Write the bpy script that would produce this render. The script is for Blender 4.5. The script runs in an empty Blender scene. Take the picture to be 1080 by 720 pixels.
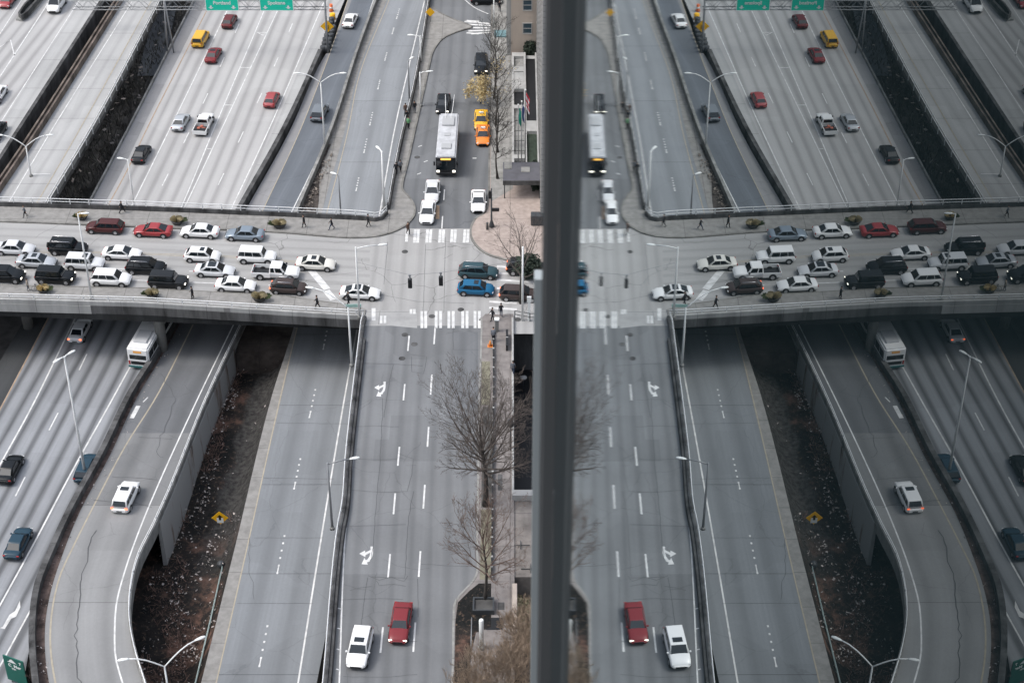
import bpy, bmesh, math, random
from mathutils import Vector, Matrix, noise
R = math.radians
random.seed(7)
scene = bpy.context.scene
COL = scene.collection

# ------------------------------------------------------------------ camera
CAM_H, PITCH, FPX, CX, CY = 118.0, R(35.7), 1895.0, 537.7, 360.0
cd = bpy.data.cameras.new("camera"); cam = bpy.data.objects.new("camera", cd); COL.objects.link(cam)
cam.location = (0, 0, CAM_H); cam.rotation_euler = (R(90) - PITCH, 0, 0)
cd.sensor_width = 36; cd.lens = FPX / 1080 * 36; cd.shift_x = -(CX - 540) / 1080
cd.clip_start = 0.05; cd.clip_end = 5000
cd.dof.use_dof = True; cd.dof.focus_distance = 195; cd.dof.aperture_fstop = 0.72
scene.camera = cam

# ------------------------------------------------------------------ sky, sun, exposure
SUN_EL, SUN_AZ = R(54), R(-97)      # azimuth measured from +Y towards +X
w = bpy.data.worlds.new("World"); scene.world = w; w.use_nodes = True
nt = w.node_tree; bg = nt.nodes['Background']
sky = nt.nodes.new('ShaderNodeTexSky'); sky.sky_type = 'NISHITA'; sky.sun_disc = False
sky.sun_elevation = SUN_EL; sky.sun_rotation = SUN_AZ
sky.dust_density = 3.0; sky.air_density = 1.2
hs = nt.nodes.new('ShaderNodeHueSaturation'); hs.inputs['Saturation'].default_value = 0.48
nt.links.new(sky.outputs[0], hs.inputs['Color'])
# cloud cover: brighter overhead than at the horizon
tcw = nt.nodes.new('ShaderNodeTexCoord'); sx = nt.nodes.new('ShaderNodeSeparateXYZ'); nt.links.new(tcw.outputs['Generated'], sx.inputs[0])
mrw = nt.nodes.new('ShaderNodeMapRange'); mrw.inputs['From Min'].default_value = 0; mrw.inputs['From Max'].default_value = 1
mrw.inputs['To Min'].default_value = .12; mrw.inputs['To Max'].default_value = 1.66; nt.links.new(sx.outputs[2], mrw.inputs['Value'])
vmw = nt.nodes.new('ShaderNodeVectorMath'); vmw.operation = 'SCALE'; nt.links.new(hs.outputs[0], vmw.inputs[0]); nt.links.new(mrw.outputs[0], vmw.inputs['Scale'])
nt.links.new(vmw.outputs[0], bg.inputs['Color'])
bg.inputs['Strength'].default_value = 0.15
sl = bpy.data.lights.new("sun", 'SUN'); sl.energy = 0.75; sl.angle = R(13); sl.color = (1.0, 0.965, 0.92)
so = bpy.data.objects.new("sun", sl); COL.objects.link(so)
sd = Vector((math.sin(SUN_AZ) * math.cos(SUN_EL), math.cos(SUN_AZ) * math.cos(SUN_EL), math.sin(SUN_EL)))
so.rotation_euler = sd.to_track_quat('Z', 'Y').to_euler(); so.location = (0, 100, 200)
vs = scene.view_settings; vs.view_transform = 'Standard'; vs.look = 'None'; vs.gamma = 1; vs.use_curve_mapping = False
vs.exposure = 0.57

# ------------------------------------------------------------------ helpers
CT, ST = math.cos(PITCH), math.sin(PITCH)
def P(u, v, z=0.0):
    """point of the photograph laid on the horizontal plane at height z"""
    a, b = (u - CX) / FPX, (CY - v) / FPX
    d = Vector((a, CT + b * ST, -ST + b * CT))
    t = (z - CAM_H) / d.z
    return Vector((d.x * t, d.y * t, z))
def heading(p, q, z=0.0):
    a, b = P(*p, z), P(*q, z); d = b - a
    return math.atan2(d.y, d.x)
def curve_u(pts):
    """u as a smooth function of v through pts [(u,v)...]"""
    pts = sorted(pts, key=lambda p: p[1]); n = len(pts)
    sl_ = [(pts[i+1][0]-pts[i][0])/(pts[i+1][1]-pts[i][1]) for i in range(n-1)]
    m = [sl_[0]] + [(sl_[i-1]+sl_[i])/2 for i in range(1, n-1)] + [sl_[-1]]
    def f(v):
        if v <= pts[0][1]: return pts[0][0] + m[0]*(v-pts[0][1])
        if v >= pts[-1][1]: return pts[-1][0] + m[-1]*(v-pts[-1][1])
        for i in range(n-1):
            if v <= pts[i+1][1]:
                h = pts[i+1][1]-pts[i][1]; t = (v-pts[i][1])/h
                return ((2*t**3-3*t*t+1)*pts[i][0] + (t**3-2*t*t+t)*h*m[i]
                        + (-2*t**3+3*t*t)*pts[i+1][0] + (t**3-t*t)*h*m[i+1])
    return f
def track(pts, v0, v1, z, n=None):
    f = curve_u(pts); n = n or max(2, int(abs(v1-v0)/12)+1)
    zf = z if callable(z) else (lambda v: z)
    out = []
    for i in range(n):
        v = v0+(v1-v0)*i/(n-1); out.append(P(f(v), v, zf(v)))
    return out

def tag(o, label=None, cat=None, group=None, kind=None):
    if label: o['label'] = label
    if cat: o['category'] = cat
    if group: o['group'] = group
    if kind: o['kind'] = kind
    return o
def empty(name, loc=(0,0,0), rz=0):
    o = bpy.data.objects.new(name, None); COL.objects.link(o); o.location = loc; o.rotation_euler = (0,0,rz)
    o.empty_display_size = .5; return o
def link(name, bm, mats, parent=None, smooth=False):
    me = bpy.data.meshes.new(name); bm.to_mesh(me); bm.free()
    for m in (mats if isinstance(mats, (list, tuple)) else [mats]): me.materials.append(m)
    if smooth:
        for p in me.polygons: p.use_smooth = True
    o = bpy.data.objects.new(name, me); COL.objects.link(o)
    if parent: o.parent = parent
    return o
def copy_tree(o, parent=None):
    c = o.copy(); COL.objects.link(c)
    if parent: c.parent = parent
    for ch in list(KIDS.get(o.name, [])) or [x for x in bpy.data.objects if x.parent == o]:
        copy_tree(ch, c)
    return c
KIDS = {}
def cache_kids(o):
    KIDS[o.name] = list(o.children)
    for c in o.children: cache_kids(c)

def box(bm, x0, x1, y0, y1, z0, z1, mi=0, M=None):
    vs_ = [bm.verts.new(Vector(p) if M is None else M @ Vector(p)) for p in
          [(x0,y0,z0),(x1,y0,z0),(x1,y1,z0),(x0,y1,z0),(x0,y0,z1),(x1,y0,z1),(x1,y1,z1),(x0,y1,z1)]]
    for f in ((3,2,1,0),(4,5,6,7),(0,1,5,4),(1,2,6,5),(2,3,7,6),(3,0,4,7)):
        fc = bm.faces.new([vs_[i] for i in f]); fc.material_index = mi
    return vs_
def tube(bm, pts, rads, seg=6, mi=0, cap=True):
    pts = [Vector(p) for p in pts]
    if not isinstance(rads, (list, tuple)): rads = [rads]*len(pts)
    rings = []; ref = None
    for i, p in enumerate(pts):
        d = (pts[min(i+1, len(pts)-1)] - pts[max(i-1, 0)]).normalized()
        if ref is None: ref = d.orthogonal().normalized()
        ref = (ref - d*ref.dot(d))
        ref = ref.normalized() if ref.length > 1e-5 else d.orthogonal().normalized()
        b = d.cross(ref)
        rings.append([bm.verts.new(p + (ref*math.cos(2*math.pi*k/seg) + b*math.sin(2*math.pi*k/seg))*rads[i]) for k in range(seg)])
    for a, b in zip(rings, rings[1:]):
        for k in range(seg):
            f = bm.faces.new((a[k], a[(k+1)%seg], b[(k+1)%seg], b[k])); f.material_index = mi; f.smooth = True
    if cap:
        try:
            bm.faces.new(rings[0][::-1]).material_index = mi; bm.faces.new(rings[-1]).material_index = mi
        except ValueError: pass
def cyl(bm, c, r, h, axis='Z', seg=16, mi=0, r2=None):
    c = Vector(c); a = {'Z':Vector((0,0,1)),'Y':Vector((0,1,0)),'X':Vector((1,0,0))}[axis]
    tube(bm, [c - a*h/2, c + a*h/2], [r, r if r2 is None else r2], seg, mi)
def sweep(bm, path, prof, mi=0, closed=True, caps=True, uvname=None):
    """profile [(offset to the right, height)] swept along a path"""
    path = [Vector(p) for p in path]; rings = []; acc = 0
    for i, p in enumerate(path):
        d = path[min(i+1, len(path)-1)] - path[max(i-1, 0)]; d.z = 0; d.normalize()
        r = Vector((d.y, -d.x, 0))
        rings.append([bm.verts.new(p + r*o + Vector((0,0,h))) for o, h in prof])
    n = len(prof)
    for a, b in zip(rings, rings[1:]):
        for k in range(n if closed else n-1):
            f = bm.faces.new((a[k], b[k], b[(k+1)%n], a[(k+1)%n])); f.material_index = mi
    if caps and closed:
        bm.faces.new(rings[0]).material_index = mi; bm.faces.new(rings[-1][::-1]).material_index = mi
    bmesh.ops.recalc_face_normals(bm, faces=bm.faces)
def prism(bm, poly, z0, z1, mi=0):
    a = [bm.verts.new((p[0], p[1], z0)) for p in poly]; b = [bm.verts.new((p[0], p[1], z1)) for p in poly]
    n = len(poly); bm.faces.new(a[::-1]).material_index = mi; bm.faces.new(b).material_index = mi
    for k in range(n): bm.faces.new((a[k], a[(k+1)%n], b[(k+1)%n], b[k])).material_index = mi
    bmesh.ops.recalc_face_normals(bm, faces=bm.faces)
def road_sheet(name, left, right, mat, dz=0.0, nx=1, kind='structure', parent=None, thick=None, base=None, smat=None):
    """ribbon between two world polylines of equal count, UV = metres across / along; optional solid below"""
    bm = bmesh.new(); uv = bm.loops.layers.uv.new('UVMap')
    rows = []; acc = 0; prev = None
    for l, r in zip(left, right):
        c = (l+r)/2
        if prev is not None: acc += (c-prev).length
        prev = c; wd = (r-l).length
        rows.append([(bm.verts.new(l.lerp(r, k/nx)+Vector((0,0,dz))), wd*k/nx, acc) for k in range(nx+1)])
    for a, b in zip(rows, rows[1:]):
        for k in range(nx):
            q = (a[k], a[k+1], b[k+1], b[k]); f = bm.faces.new([x[0] for x in q])
            for lp, x in zip(f.loops, q): lp[uv].uv = (x[1], x[2])
    bmesh.ops.recalc_face_normals(bm, faces=bm.faces)
    if sum(f.normal.z for f in bm.faces) < 0: bmesh.ops.reverse_faces(bm, faces=bm.faces)
    o = link(name, bm, mat, parent)
    if kind and not parent: tag(o, kind=kind)
    if base is not None or thick is not None:
        bm = bmesh.new(); rings = []
        for l, r in zip(left, right):
            dn = Vector((0,0,dz-0.006))
            bl = Vector((l.x, l.y, base if base is not None else l.z-thick)); br = Vector((r.x, r.y, base if base is not None else r.z-thick))
            rings.append([bm.verts.new(x) for x in (l+dn, r+dn, br, bl)])
        for a, b in zip(rings, rings[1:]):
            for k in range(4): bm.faces.new((a[k], a[(k+1)%4], b[(k+1)%4], b[k]))
        bm.faces.new(rings[0]); bm.faces.new(rings[-1][::-1]); bmesh.ops.recalc_face_normals(bm, faces=bm.faces)
        s = link('deck_slab' if parent else ('embankment' if base is not None else 'road_deck'), bm, smat, parent)
        if not parent: tag(s, kind='structure')
    return o

# ------------------------------------------------------------------ materials
def mat_new(name):
    m = bpy.data.materials.new(name); m.use_nodes = True
    return m, m.node_tree, m.node_tree.nodes['Principled BSDF']
def simple(name, col, rough=.6, metal=0, emit=0, var=0.0, scale=3.0, spec=None, coat=0):
    m, t, b = mat_new(name)
    b.inputs['Base Color'].default_value = (*col, 1); b.inputs['Roughness'].default_value = rough
    b.inputs['Metallic'].default_value = metal
    if spec is not None: b.inputs['Specular IOR Level'].default_value = spec
    if coat: b.inputs['Coat Weight'].default_value = coat; b.inputs['Coat Roughness'].default_value = .06
    if emit:
        b.inputs['Emission Color'].default_value = (*col, 1); b.inputs['Emission Strength'].default_value = emit
    if var:
        tc = t.nodes.new('ShaderNodeTexCoord'); n = t.nodes.new('ShaderNodeTexNoise'); n.inputs['Scale'].default_value = scale
        n.inputs['Detail'].default_value = 6
        t.links.new(tc.outputs['Object'], n.inputs['Vector'])
        r = t.nodes.new('ShaderNodeValToRGB'); r.color_ramp.elements[0].position = .3; r.color_ramp.elements[1].position = .7
        r.color_ramp.elements[0].color = (*[c*(1-var) for c in col], 1); r.color_ramp.elements[1].color = (*[min(1, c*(1+var)) for c in col], 1)
        t.links.new(n.outputs[0], r.inputs[0]); t.links.new(r.outputs[0], b.inputs['Base Color'])
    return m
def N(t, typ, **kw):
    n = t.nodes.new(typ)
    for k, v in kw.items():
        if k in n.inputs: n.inputs[k].default_value = v
        else: setattr(n, k, v)
    return n
def road_mat(name, col, lane=3.6, off=0.0, tr=.25, crack=.5, patch=.12, joints=0.0, warm=None, streak=.1):
    """worn paving: wheel paths along the lanes, stains, patches, cracks and slab joints (UV in metres)"""
    m, t, b = mat_new(name); L = t.links.new
    uvn = N(t, 'ShaderNodeUVMap'); sep = N(t, 'ShaderNodeSeparateXYZ'); L(uvn.outputs[0], sep.inputs[0])
    geo = N(t, 'ShaderNodeNewGeometry')
    def math_(op, a, b_=None, c=None):
        n = N(t, 'ShaderNodeMath', operation=op)
        for i, x in enumerate((a, b_, c)):
            if x is None: continue
            if isinstance(x, (int, float)): n.inputs[i].default_value = x
            else: L(x, n.inputs[i])
        return n.outputs[0]
    def noise_(vec, sc, det=5, rough=.55):
        n = N(t, 'ShaderNodeTexNoise'); n.inputs['Scale'].default_value = sc; n.inputs['Detail'].default_value = det; n.inputs['Roughness'].default_value = rough
        L(vec, n.inputs['Vector']); return n.outputs[0]
    # wheel paths
    st = N(t, 'ShaderNodeCombineXYZ'); L(sep.outputs[0], st.inputs[0]); L(math_('MULTIPLY', sep.outputs[1], .03), st.inputs[1])
    wob = noise_(st.outputs[0], .7, 4)
    x = math_('ADD', sep.outputs[0], math_('MULTIPLY', math_('SUBTRACT', wob, .5), .9))
    ph = math_('MULTIPLY', math_('ADD', x, off), 2*math.pi/lane*1.0)
    c1 = math_('COSINE', ph)
    trk = math_('POWER', math_('MULTIPLY_ADD', c1, .5, .5), 2.2)
    fine = noise_(st.outputs[0], 2.6, 5, .6)
    trk = math_('MULTIPLY', trk, math_('MULTIPLY_ADD', fine, 1.1, .35))
    v = math_('SUBTRACT', 1.0, math_('MULTIPLY', trk, tr))
    v = math_('MULTIPLY', v, math_('MULTIPLY_ADD', math_('SUBTRACT', fine, .5), streak*2.5, 1.0))
    # large tone changes and grain
    big = noise_(geo.outputs['Position'], .09, 5, .6)
    v = math_('MULTIPLY', v, math_('MULTIPLY_ADD', math_('SUBTRACT', big, .5), patch*3, 1.0))
    gr = noise_(geo.outputs['Position'], 3.5, 6, .7)
    v = math_('MULTIPLY', v, math_('MULTIPLY_ADD', math_('SUBTRACT', gr, .5), .22, 1.0))
    # rectangular repair patches
    if patch:
        bk = N(t, 'ShaderNodeTexVoronoi', distance='CHEBYCHEV'); bk.inputs['Scale'].default_value = .11
        L(geo.outputs['Position'], bk.inputs['Vector'])
        cs = N(t, 'ShaderNodeSeparateColor'); L(bk.outputs['Color'], cs.inputs[0])
        v = math_('MULTIPLY', v, math_('MULTIPLY_ADD', cs.outputs[0], patch*.8, 1-patch*.4))
    # cracks
    if crack:
        vo = N(t, 'ShaderNodeTexVoronoi', feature='DISTANCE_TO_EDGE'); vo.inputs['Scale'].default_value = .13
        nn = N(t, 'ShaderNodeTexNoise'); nn.inputs['Scale'].default_value = .35; nn.inputs['Detail'].default_value = 7
        L(geo.outputs['Position'], nn.inputs['Vector'])
        mx = N(t, 'ShaderNodeVectorMath', operation='SCALE'); L(nn.outputs['Color'], mx.inputs[0]); mx.inputs['Scale'].default_value = 1.5
        ad = N(t, 'ShaderNodeVectorMath', operation='ADD'); L(geo.outputs['Position'], ad.inputs[0]); L(mx.outputs[0], ad.inputs[1])
        L(ad.outputs[0], vo.inputs['Vector'])
        ln = math_('LESS_THAN', vo.outputs['Distance'], .0045)
        ms = math_('GREATER_THAN', noise_(geo.outputs['Position'], .07, 2), .47)
        v = math_('MULTIPLY', v, math_('SUBTRACT', 1.0, math_('MULTIPLY', math_('MULTIPLY', ln, ms), crack)))
    if joints:
        fr = math_('FRACT', math_('DIVIDE', sep.outputs[1], joints))
        ln = math_('LESS_THAN', fr, .10/joints)
        v = math_('MULTIPLY', v, math_('SUBTRACT', 1.0, math_('MULTIPLY', ln, .4)))
    mc = N(t, 'ShaderNodeMix', data_type='RGBA', blend_type='MULTIPLY'); mc.inputs[0].default_value = 1
    mc.inputs[6].default_value = (*col, 1)
    cmb = N(t, 'ShaderNodeCombineColor'); [L(v, cmb.inputs[i]) for i in range(3)]
    L(cmb.outputs[0], mc.inputs[7])
    out = mc.outputs[2]
    if warm:
        mw = N(t, 'ShaderNodeMix', data_type='RGBA'); L(math_('MULTIPLY', math_('GREATER_THAN', noise_(geo.outputs['Position'], .35, 6), .58), .35), mw.inputs[0])
        L(out, mw.inputs[6]); mw.inputs[7].default_value = (*warm, 1); out = mw.outputs[2]
    L(out, b.inputs['Base Color']); b.inputs['Roughness'].default_value = .88; b.inputs['Specular IOR Level'].default_value = .25
    return m
def concrete(name, col, var=.25, streaks=True, scale=.5):
    m, t, b = mat_new(name); L = t.links.new
    geo = N(t, 'ShaderNodeNewGeometry'); mp = N(t, 'ShaderNodeMapping'); mp.inputs['Scale'].default_value = (1, 1, .18 if streaks else 1)
    L(geo.outputs['Position'], mp.inputs[0])
    n = N(t, 'ShaderNodeTexNoise'); n.inputs['Scale'].default_value = scale; n.inputs['Detail'].default_value = 8; n.inputs['Roughness'].default_value = .65
    L(mp.outputs[0], n.inputs['Vector'])
    r = N(t, 'ShaderNodeValToRGB'); r.color_ramp.elements[0].position = .32; r.color_ramp.elements[1].position = .66
    r.color_ramp.elements[0].color = (*[c*(1-var*1.5) for c in col], 1); r.color_ramp.elements[1].color = (*[min(.95, c*(1+var*.6)) for c in col], 1)
    L(n.outputs[0], r.inputs[0]); b.inputs['Roughness'].default_value = .9
    b.inputs['Specular IOR Level'].default_value = .2
    sp_ = N(t, 'ShaderNodeSeparateXYZ'); L(geo.outputs['Position'], sp_.inputs[0]); acc = None
    for ax, step in ((0, 5.0), (1, 5.0)):
        d1 = N(t, 'ShaderNodeMath', operation='DIVIDE'); L(sp_.outputs[ax], d1.inputs[0]); d1.inputs[1].default_value = step
        d2 = N(t, 'ShaderNodeMath', operation='FRACT'); L(d1.outputs[0], d2.inputs[0])
        d3 = N(t, 'ShaderNodeMath', operation='LESS_THAN'); L(d2.outputs[0], d3.inputs[0]); d3.inputs[1].default_value = .016
        if acc is None: acc = d3.outputs[0]
        else:
            d4 = N(t, 'ShaderNodeMath', operation='MAXIMUM'); L(acc, d4.inputs[0]); L(d3.outputs[0], d4.inputs[1]); acc = d4.outputs[0]
    d5 = N(t, 'ShaderNodeMath', operation='MULTIPLY'); L(acc, d5.inputs[0]); d5.inputs[1].default_value = .4
    mj = N(t, 'ShaderNodeMix', data_type='RGBA'); L(d5.outputs[0], mj.inputs[0]); L(r.outputs[0], mj.inputs[6]); mj.inputs[7].default_value = (.02,.02,.02,1)
    L(mj.outputs[2], b.inputs['Base Color'])
    return m

M = {}
M['freeway'] = road_mat('freeway_concrete', (.415,.41,.405), lane=1.85, tr=.30, crack=.0, patch=.09, streak=.08)
M['freeway_south'] = road_mat('freeway_concrete_worn', (.275,.285,.30), lane=1.85, tr=.62, crack=.0, patch=.14, streak=.16)
M['shoulder'] = road_mat('shoulder_paving', (.25,.25,.255), lane=6, tr=.1, crack=.2, patch=.2)
M['deck'] = road_mat('deck_concrete', (.40,.40,.395), lane=1.9, tr=.14, crack=0, patch=.14, joints=9)
M['ramp_dark'] = road_mat('ramp_asphalt', (.125,.138,.155), lane=3.6, tr=-.18, crack=.2, patch=.12)
M['express_north'] = road_mat('express_asphalt_pale', (.26,.275,.29), lane=3.6, tr=.2, crack=.1, patch=.08, joints=18, streak=.14)
M['express'] = road_mat('express_asphalt', (.215,.228,.24), lane=3.6, tr=.2, crack=.12, patch=.10, joints=14, streak=.14)
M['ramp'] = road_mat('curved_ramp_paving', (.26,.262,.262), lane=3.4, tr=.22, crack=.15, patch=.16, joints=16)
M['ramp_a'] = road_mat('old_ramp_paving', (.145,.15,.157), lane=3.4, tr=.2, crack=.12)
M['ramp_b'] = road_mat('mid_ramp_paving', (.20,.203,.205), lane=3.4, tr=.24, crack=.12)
M['street'] = road_mat('street_asphalt', (.178,.184,.19), lane=1.75, tr=.2, crack=.15, patch=.2, joints=0)
M['street_n'] = road_mat('street_asphalt_north', (.165,.172,.18), lane=1.75, tr=.18, crack=.15, patch=.2)
M['bridge'] = road_mat('bridge_paving', (.355,.352,.345), lane=1.8, tr=.16, crack=.35, patch=.12, joints=0)
M['shade_tint_road'] = road_mat('shade_tinted_paving', (.065,.068,.07), lane=3, tr=.2, crack=.1)  # asphalt darkened in colour to stand for shade
M['patch'] = concrete('new_concrete_patch', (.36,.36,.355), .12, False)
M['walk'] = concrete('sidewalk_concrete', (.30,.295,.28), .2, False, 1.2)
M['walk_dirty'] = concrete('sidewalk_concrete_worn', (.275,.268,.255), .16, False, 1.2)
M['walk_south'] = concrete('sidewalk_concrete_south', (.235,.215,.205), .2, False, 1.0)
M['walk_pink'] = concrete('pinkish_plaza_paving', (.40,.335,.30), .15, False, 1.4)
M['conc'] = concrete('concrete', (.27,.27,.26), .3)
M['conc_light'] = concrete('light_concrete', (.42,.42,.41), .22)
M['conc_dark'] = concrete('dirty_concrete', (.10,.10,.10), .5)
M['shade_tint'] = concrete('shade_tinted_concrete', (.035,.037,.038), .4)  # near-black: shade under the overpass is put into the colour
M['conc_stained'] = concrete('black_stained_concrete', (.13,.13,.13), .5)
M['conc_brown'] = concrete('brown_stained_concrete', (.17,.14,.12), .4)
M['apron'] = concrete('brown_apron_concrete', (.075,.062,.055), .4, False, .5)
M['curb'] = concrete('kerb_stone', (.22,.215,.2), .3, False)
M['stone'] = concrete('facade_stone', (.42,.42,.41), .12)
M['beige'] = concrete('beige_render', (.50,.43,.37), .08)
M['white'] = simple('white_road_paint', (.62,.62,.61), .7, var=.2, scale=1.3)
M['yellow_line'] = simple('faded_yellow_paint', (.36,.32,.25), .7, var=.15, scale=1.5)
M['orange_line'] = simple('orange_road_paint', (.40,.29,.20), .7, var=.2, scale=1.5)
M['rail'] = simple('galvanised_rail', (.76,.77,.77), .45, .05, var=.08)
M['pole'] = simple('pale_pole_paint', (.80,.81,.80), .45, .0)
M['pole_dark'] = simple('dark_pole_paint', (.05,.055,.06), .5)
M['black'] = simple('black_plastic', (.012,.013,.015), .5)
M['glass'] = simple('car_glass', (.010,.015,.019), .05, 0, spec=.7)
M['glass_light'] = simple('window_glass', (.05,.08,.10), .08, 0, spec=.8)
M['tyre'] = simple('tyre_rubber', (.015,.015,.016), .8)
M['rim'] = simple('alloy_rim', (.45,.45,.46), .35, .6)
M['chrome'] = simple('chrome', (.6,.6,.62), .2, 1)
M['lamp_clear'] = simple('headlight_lens', (.75,.76,.75), .15, 0, coat=.5)
M['lamp_on'] = simple('lit_headlight', (1,.93,.8), .3, 0, emit=3.0)
M['lamp_red'] = simple('tail_light_lens', (.35,.02,.02), .25)
M['brake_on'] = simple('lit_brake_light', (1,.16,.06), .3, 0, emit=2.2)
M['amber_on'] = simple('lit_amber_sign', (1,.50,.10), .3, 0, emit=1.0)
M['sign_green'] = simple('bright_green_sign', (.0,.66,.45), .45, var=.04)
M['sign_green_dark'] = simple('dark_green_sign', (.004,.115,.085), .5, var=.08)
M['sign_white'] = simple('sign_white', (.82,.84,.82), .5)
M['sign_yellow'] = simple('sign_yellow', (.95,.50,.01), .5)
M['bark'] = simple('bark', (.045,.040,.036), .9, var=.3, scale=4)
M['twig'] = simple('twig_bark', (.12,.10,.088), .9, var=.3, scale=2)
M['twig_brown'] = simple('brown_twigs', (.15,.105,.085), .9, var=.3, scale=2)
M['twig_tan'] = simple('tan_twigs', (.27,.205,.15), .9, var=.35, scale=.8)
M['leaf_yellow'] = simple('yellow_leaves', (.56,.45,.24), .8, var=.25, scale=2)
M['leaf_straw'] = simple('straw_grass', (.42,.36,.22), .8, var=.35, scale=3)
M['leaf_green'] = simple('green_leaves', (.10,.13,.06), .8, var=.3, scale=3)
M['leaf_dark'] = simple('dark_leaves', (.03,.045,.03), .8, var=.4, scale=1.5)
M['grass'] = simple('pale_winter_grass', (.18,.17,.125), .95, var=.25, scale=2)
M['steel'] = simple('steel_truss', (.30,.31,.32), .5, .4)
M['awning'] = simple('teal_awning', (.14,.24,.26), .7)

def dirt_material():
    m, t, b = mat_new('gully_dirt'); L = t.links.new
    geo = N(t, 'ShaderNodeNewGeometry')
    def nz(sc, d=8, r=.7):
        n = N(t, 'ShaderNodeTexNoise'); n.inputs['Scale'].default_value = sc; n.inputs['Detail'].default_value = d; n.inputs['Roughness'].default_value = r
        L(geo.outputs['Position'], n.inputs['Vector']); return n.outputs[0]
    r = N(t, 'ShaderNodeValToRGB'); e = r.color_ramp.elements
    e[0].position = .40; e[0].color = (.020,.021,.021,1); e[1].position = .62; e[1].color = (.19,.112,.085,1)
    e2 = r.color_ramp.elements.new(.53); e2.color = (.040,.035,.032,1)
    L(nz(.16), r.inputs[0])
    r2 = N(t, 'ShaderNodeValToRGB'); r2.color_ramp.elements[0].position = .56; r2.color_ramp.elements[1].position = .70
    L(nz(2.2), r2.inputs[0])
    mx = N(t, 'ShaderNodeMix', data_type='RGBA'); L(r2.outputs[0], mx.inputs[0]); L(r.outputs[0], mx.inputs[6]); mx.inputs[7].default_value = (.19,.135,.10,1)
    L(mx.outputs[2], b.inputs['Base Color']); b.inputs['Roughness'].default_value = .95; b.inputs['Specular IOR Level'].default_value = .1
    bp = N(t, 'ShaderNodeBump'); bp.inputs['Distance'].default_value = .5; L(nz(1.3), bp.inputs['Height']); L(bp.outputs[0], b.inputs['Normal'])
    return m
M['dirt'] = dirt_material()
def gully_mat():
    m = M['dirt'].copy(); m.name = 'gully_bank'; t = m.node_tree; L = t.links.new; b = t.nodes['Principled BSDF']
    src = b.inputs['Base Color'].links[0].from_socket
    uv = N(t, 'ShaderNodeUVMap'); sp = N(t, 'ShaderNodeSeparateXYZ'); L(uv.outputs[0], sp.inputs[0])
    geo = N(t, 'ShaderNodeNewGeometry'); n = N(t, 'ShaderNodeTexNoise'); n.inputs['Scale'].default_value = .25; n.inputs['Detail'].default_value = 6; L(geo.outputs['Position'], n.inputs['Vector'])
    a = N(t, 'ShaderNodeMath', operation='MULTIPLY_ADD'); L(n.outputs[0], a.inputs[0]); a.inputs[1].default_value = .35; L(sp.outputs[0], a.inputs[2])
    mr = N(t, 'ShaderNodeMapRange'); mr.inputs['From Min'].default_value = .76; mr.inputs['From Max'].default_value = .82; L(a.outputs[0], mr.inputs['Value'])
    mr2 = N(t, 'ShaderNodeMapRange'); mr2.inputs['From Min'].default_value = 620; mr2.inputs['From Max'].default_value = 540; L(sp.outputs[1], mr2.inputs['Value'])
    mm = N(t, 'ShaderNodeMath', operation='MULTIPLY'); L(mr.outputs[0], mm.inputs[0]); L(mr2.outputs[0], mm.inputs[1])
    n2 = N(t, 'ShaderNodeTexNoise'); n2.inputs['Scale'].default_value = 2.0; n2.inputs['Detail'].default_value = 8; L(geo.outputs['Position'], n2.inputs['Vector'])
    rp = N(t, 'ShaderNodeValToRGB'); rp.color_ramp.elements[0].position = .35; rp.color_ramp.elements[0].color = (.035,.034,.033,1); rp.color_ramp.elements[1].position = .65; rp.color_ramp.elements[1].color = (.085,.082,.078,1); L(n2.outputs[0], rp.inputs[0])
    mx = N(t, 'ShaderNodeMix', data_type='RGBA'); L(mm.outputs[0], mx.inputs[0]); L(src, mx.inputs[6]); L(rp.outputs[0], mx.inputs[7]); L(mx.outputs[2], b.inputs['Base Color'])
    return m
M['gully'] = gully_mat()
M['gap_soil'] = simple('strip_soil', (.05,.042,.037), .95, var=.8, scale=1.2)
M['dirt_dark'] = simple('dark_undergrowth_soil', (.085,.083,.08), .95, var=.6, scale=.5)
M['shoulder_dirt'] = concrete('dirty_gutter', (.115,.085,.075), .5, False, .8)

# ------------------------------------------------------------------ ground and roads
ZL, ZG, ZB = -8.0, -11.0, -13.0          # freeway level, gully, lowest ground
bm = bmesh.new()
v4 = [bm.verts.new(p) for p in ((-2500,-1500,ZB),(2500,-1500,ZB),(2500,3000,ZB),(-2500,3000,ZB))]
bm.faces.new(v4); tag(link('ground', bm, M['dirt_dark']), kind='structure')

# pixel tracks of the road edges
F1_L = [(198,13),(133,140),(95.5,211),(24,340),(-30,430),(-120,580),(-220,740)]
F1_R = [(362,-6),(338,60),(301,140),(257,219),(170,370),(135.5,420),(106.6,480),(73,540),(49,593),(38,622),(33,656),(33,693),(36.7,722)]
rmpL, rmpR = [(240,345-80),(199,320),(168,372),(138,420),(109,480),(76,540),(52,593),(41,622),(36,656),(36,693),(39,722)], \
             [(330,200),(262,335),(248,363),(217,430),(180,522),(163,560),(147,593),(139,627),(138,660),(144,693),(153,722)]
VN, VS = -260, 900
def nsheet(name, L_, R_, v0, v1, z, mat, **kw):
    n = max(3, int(abs(v1-v0)/10)+1)
    return road_sheet(name, track(L_, v0, v1, z, n), track(R_, v0, v1, z, n), mat, **kw)
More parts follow.
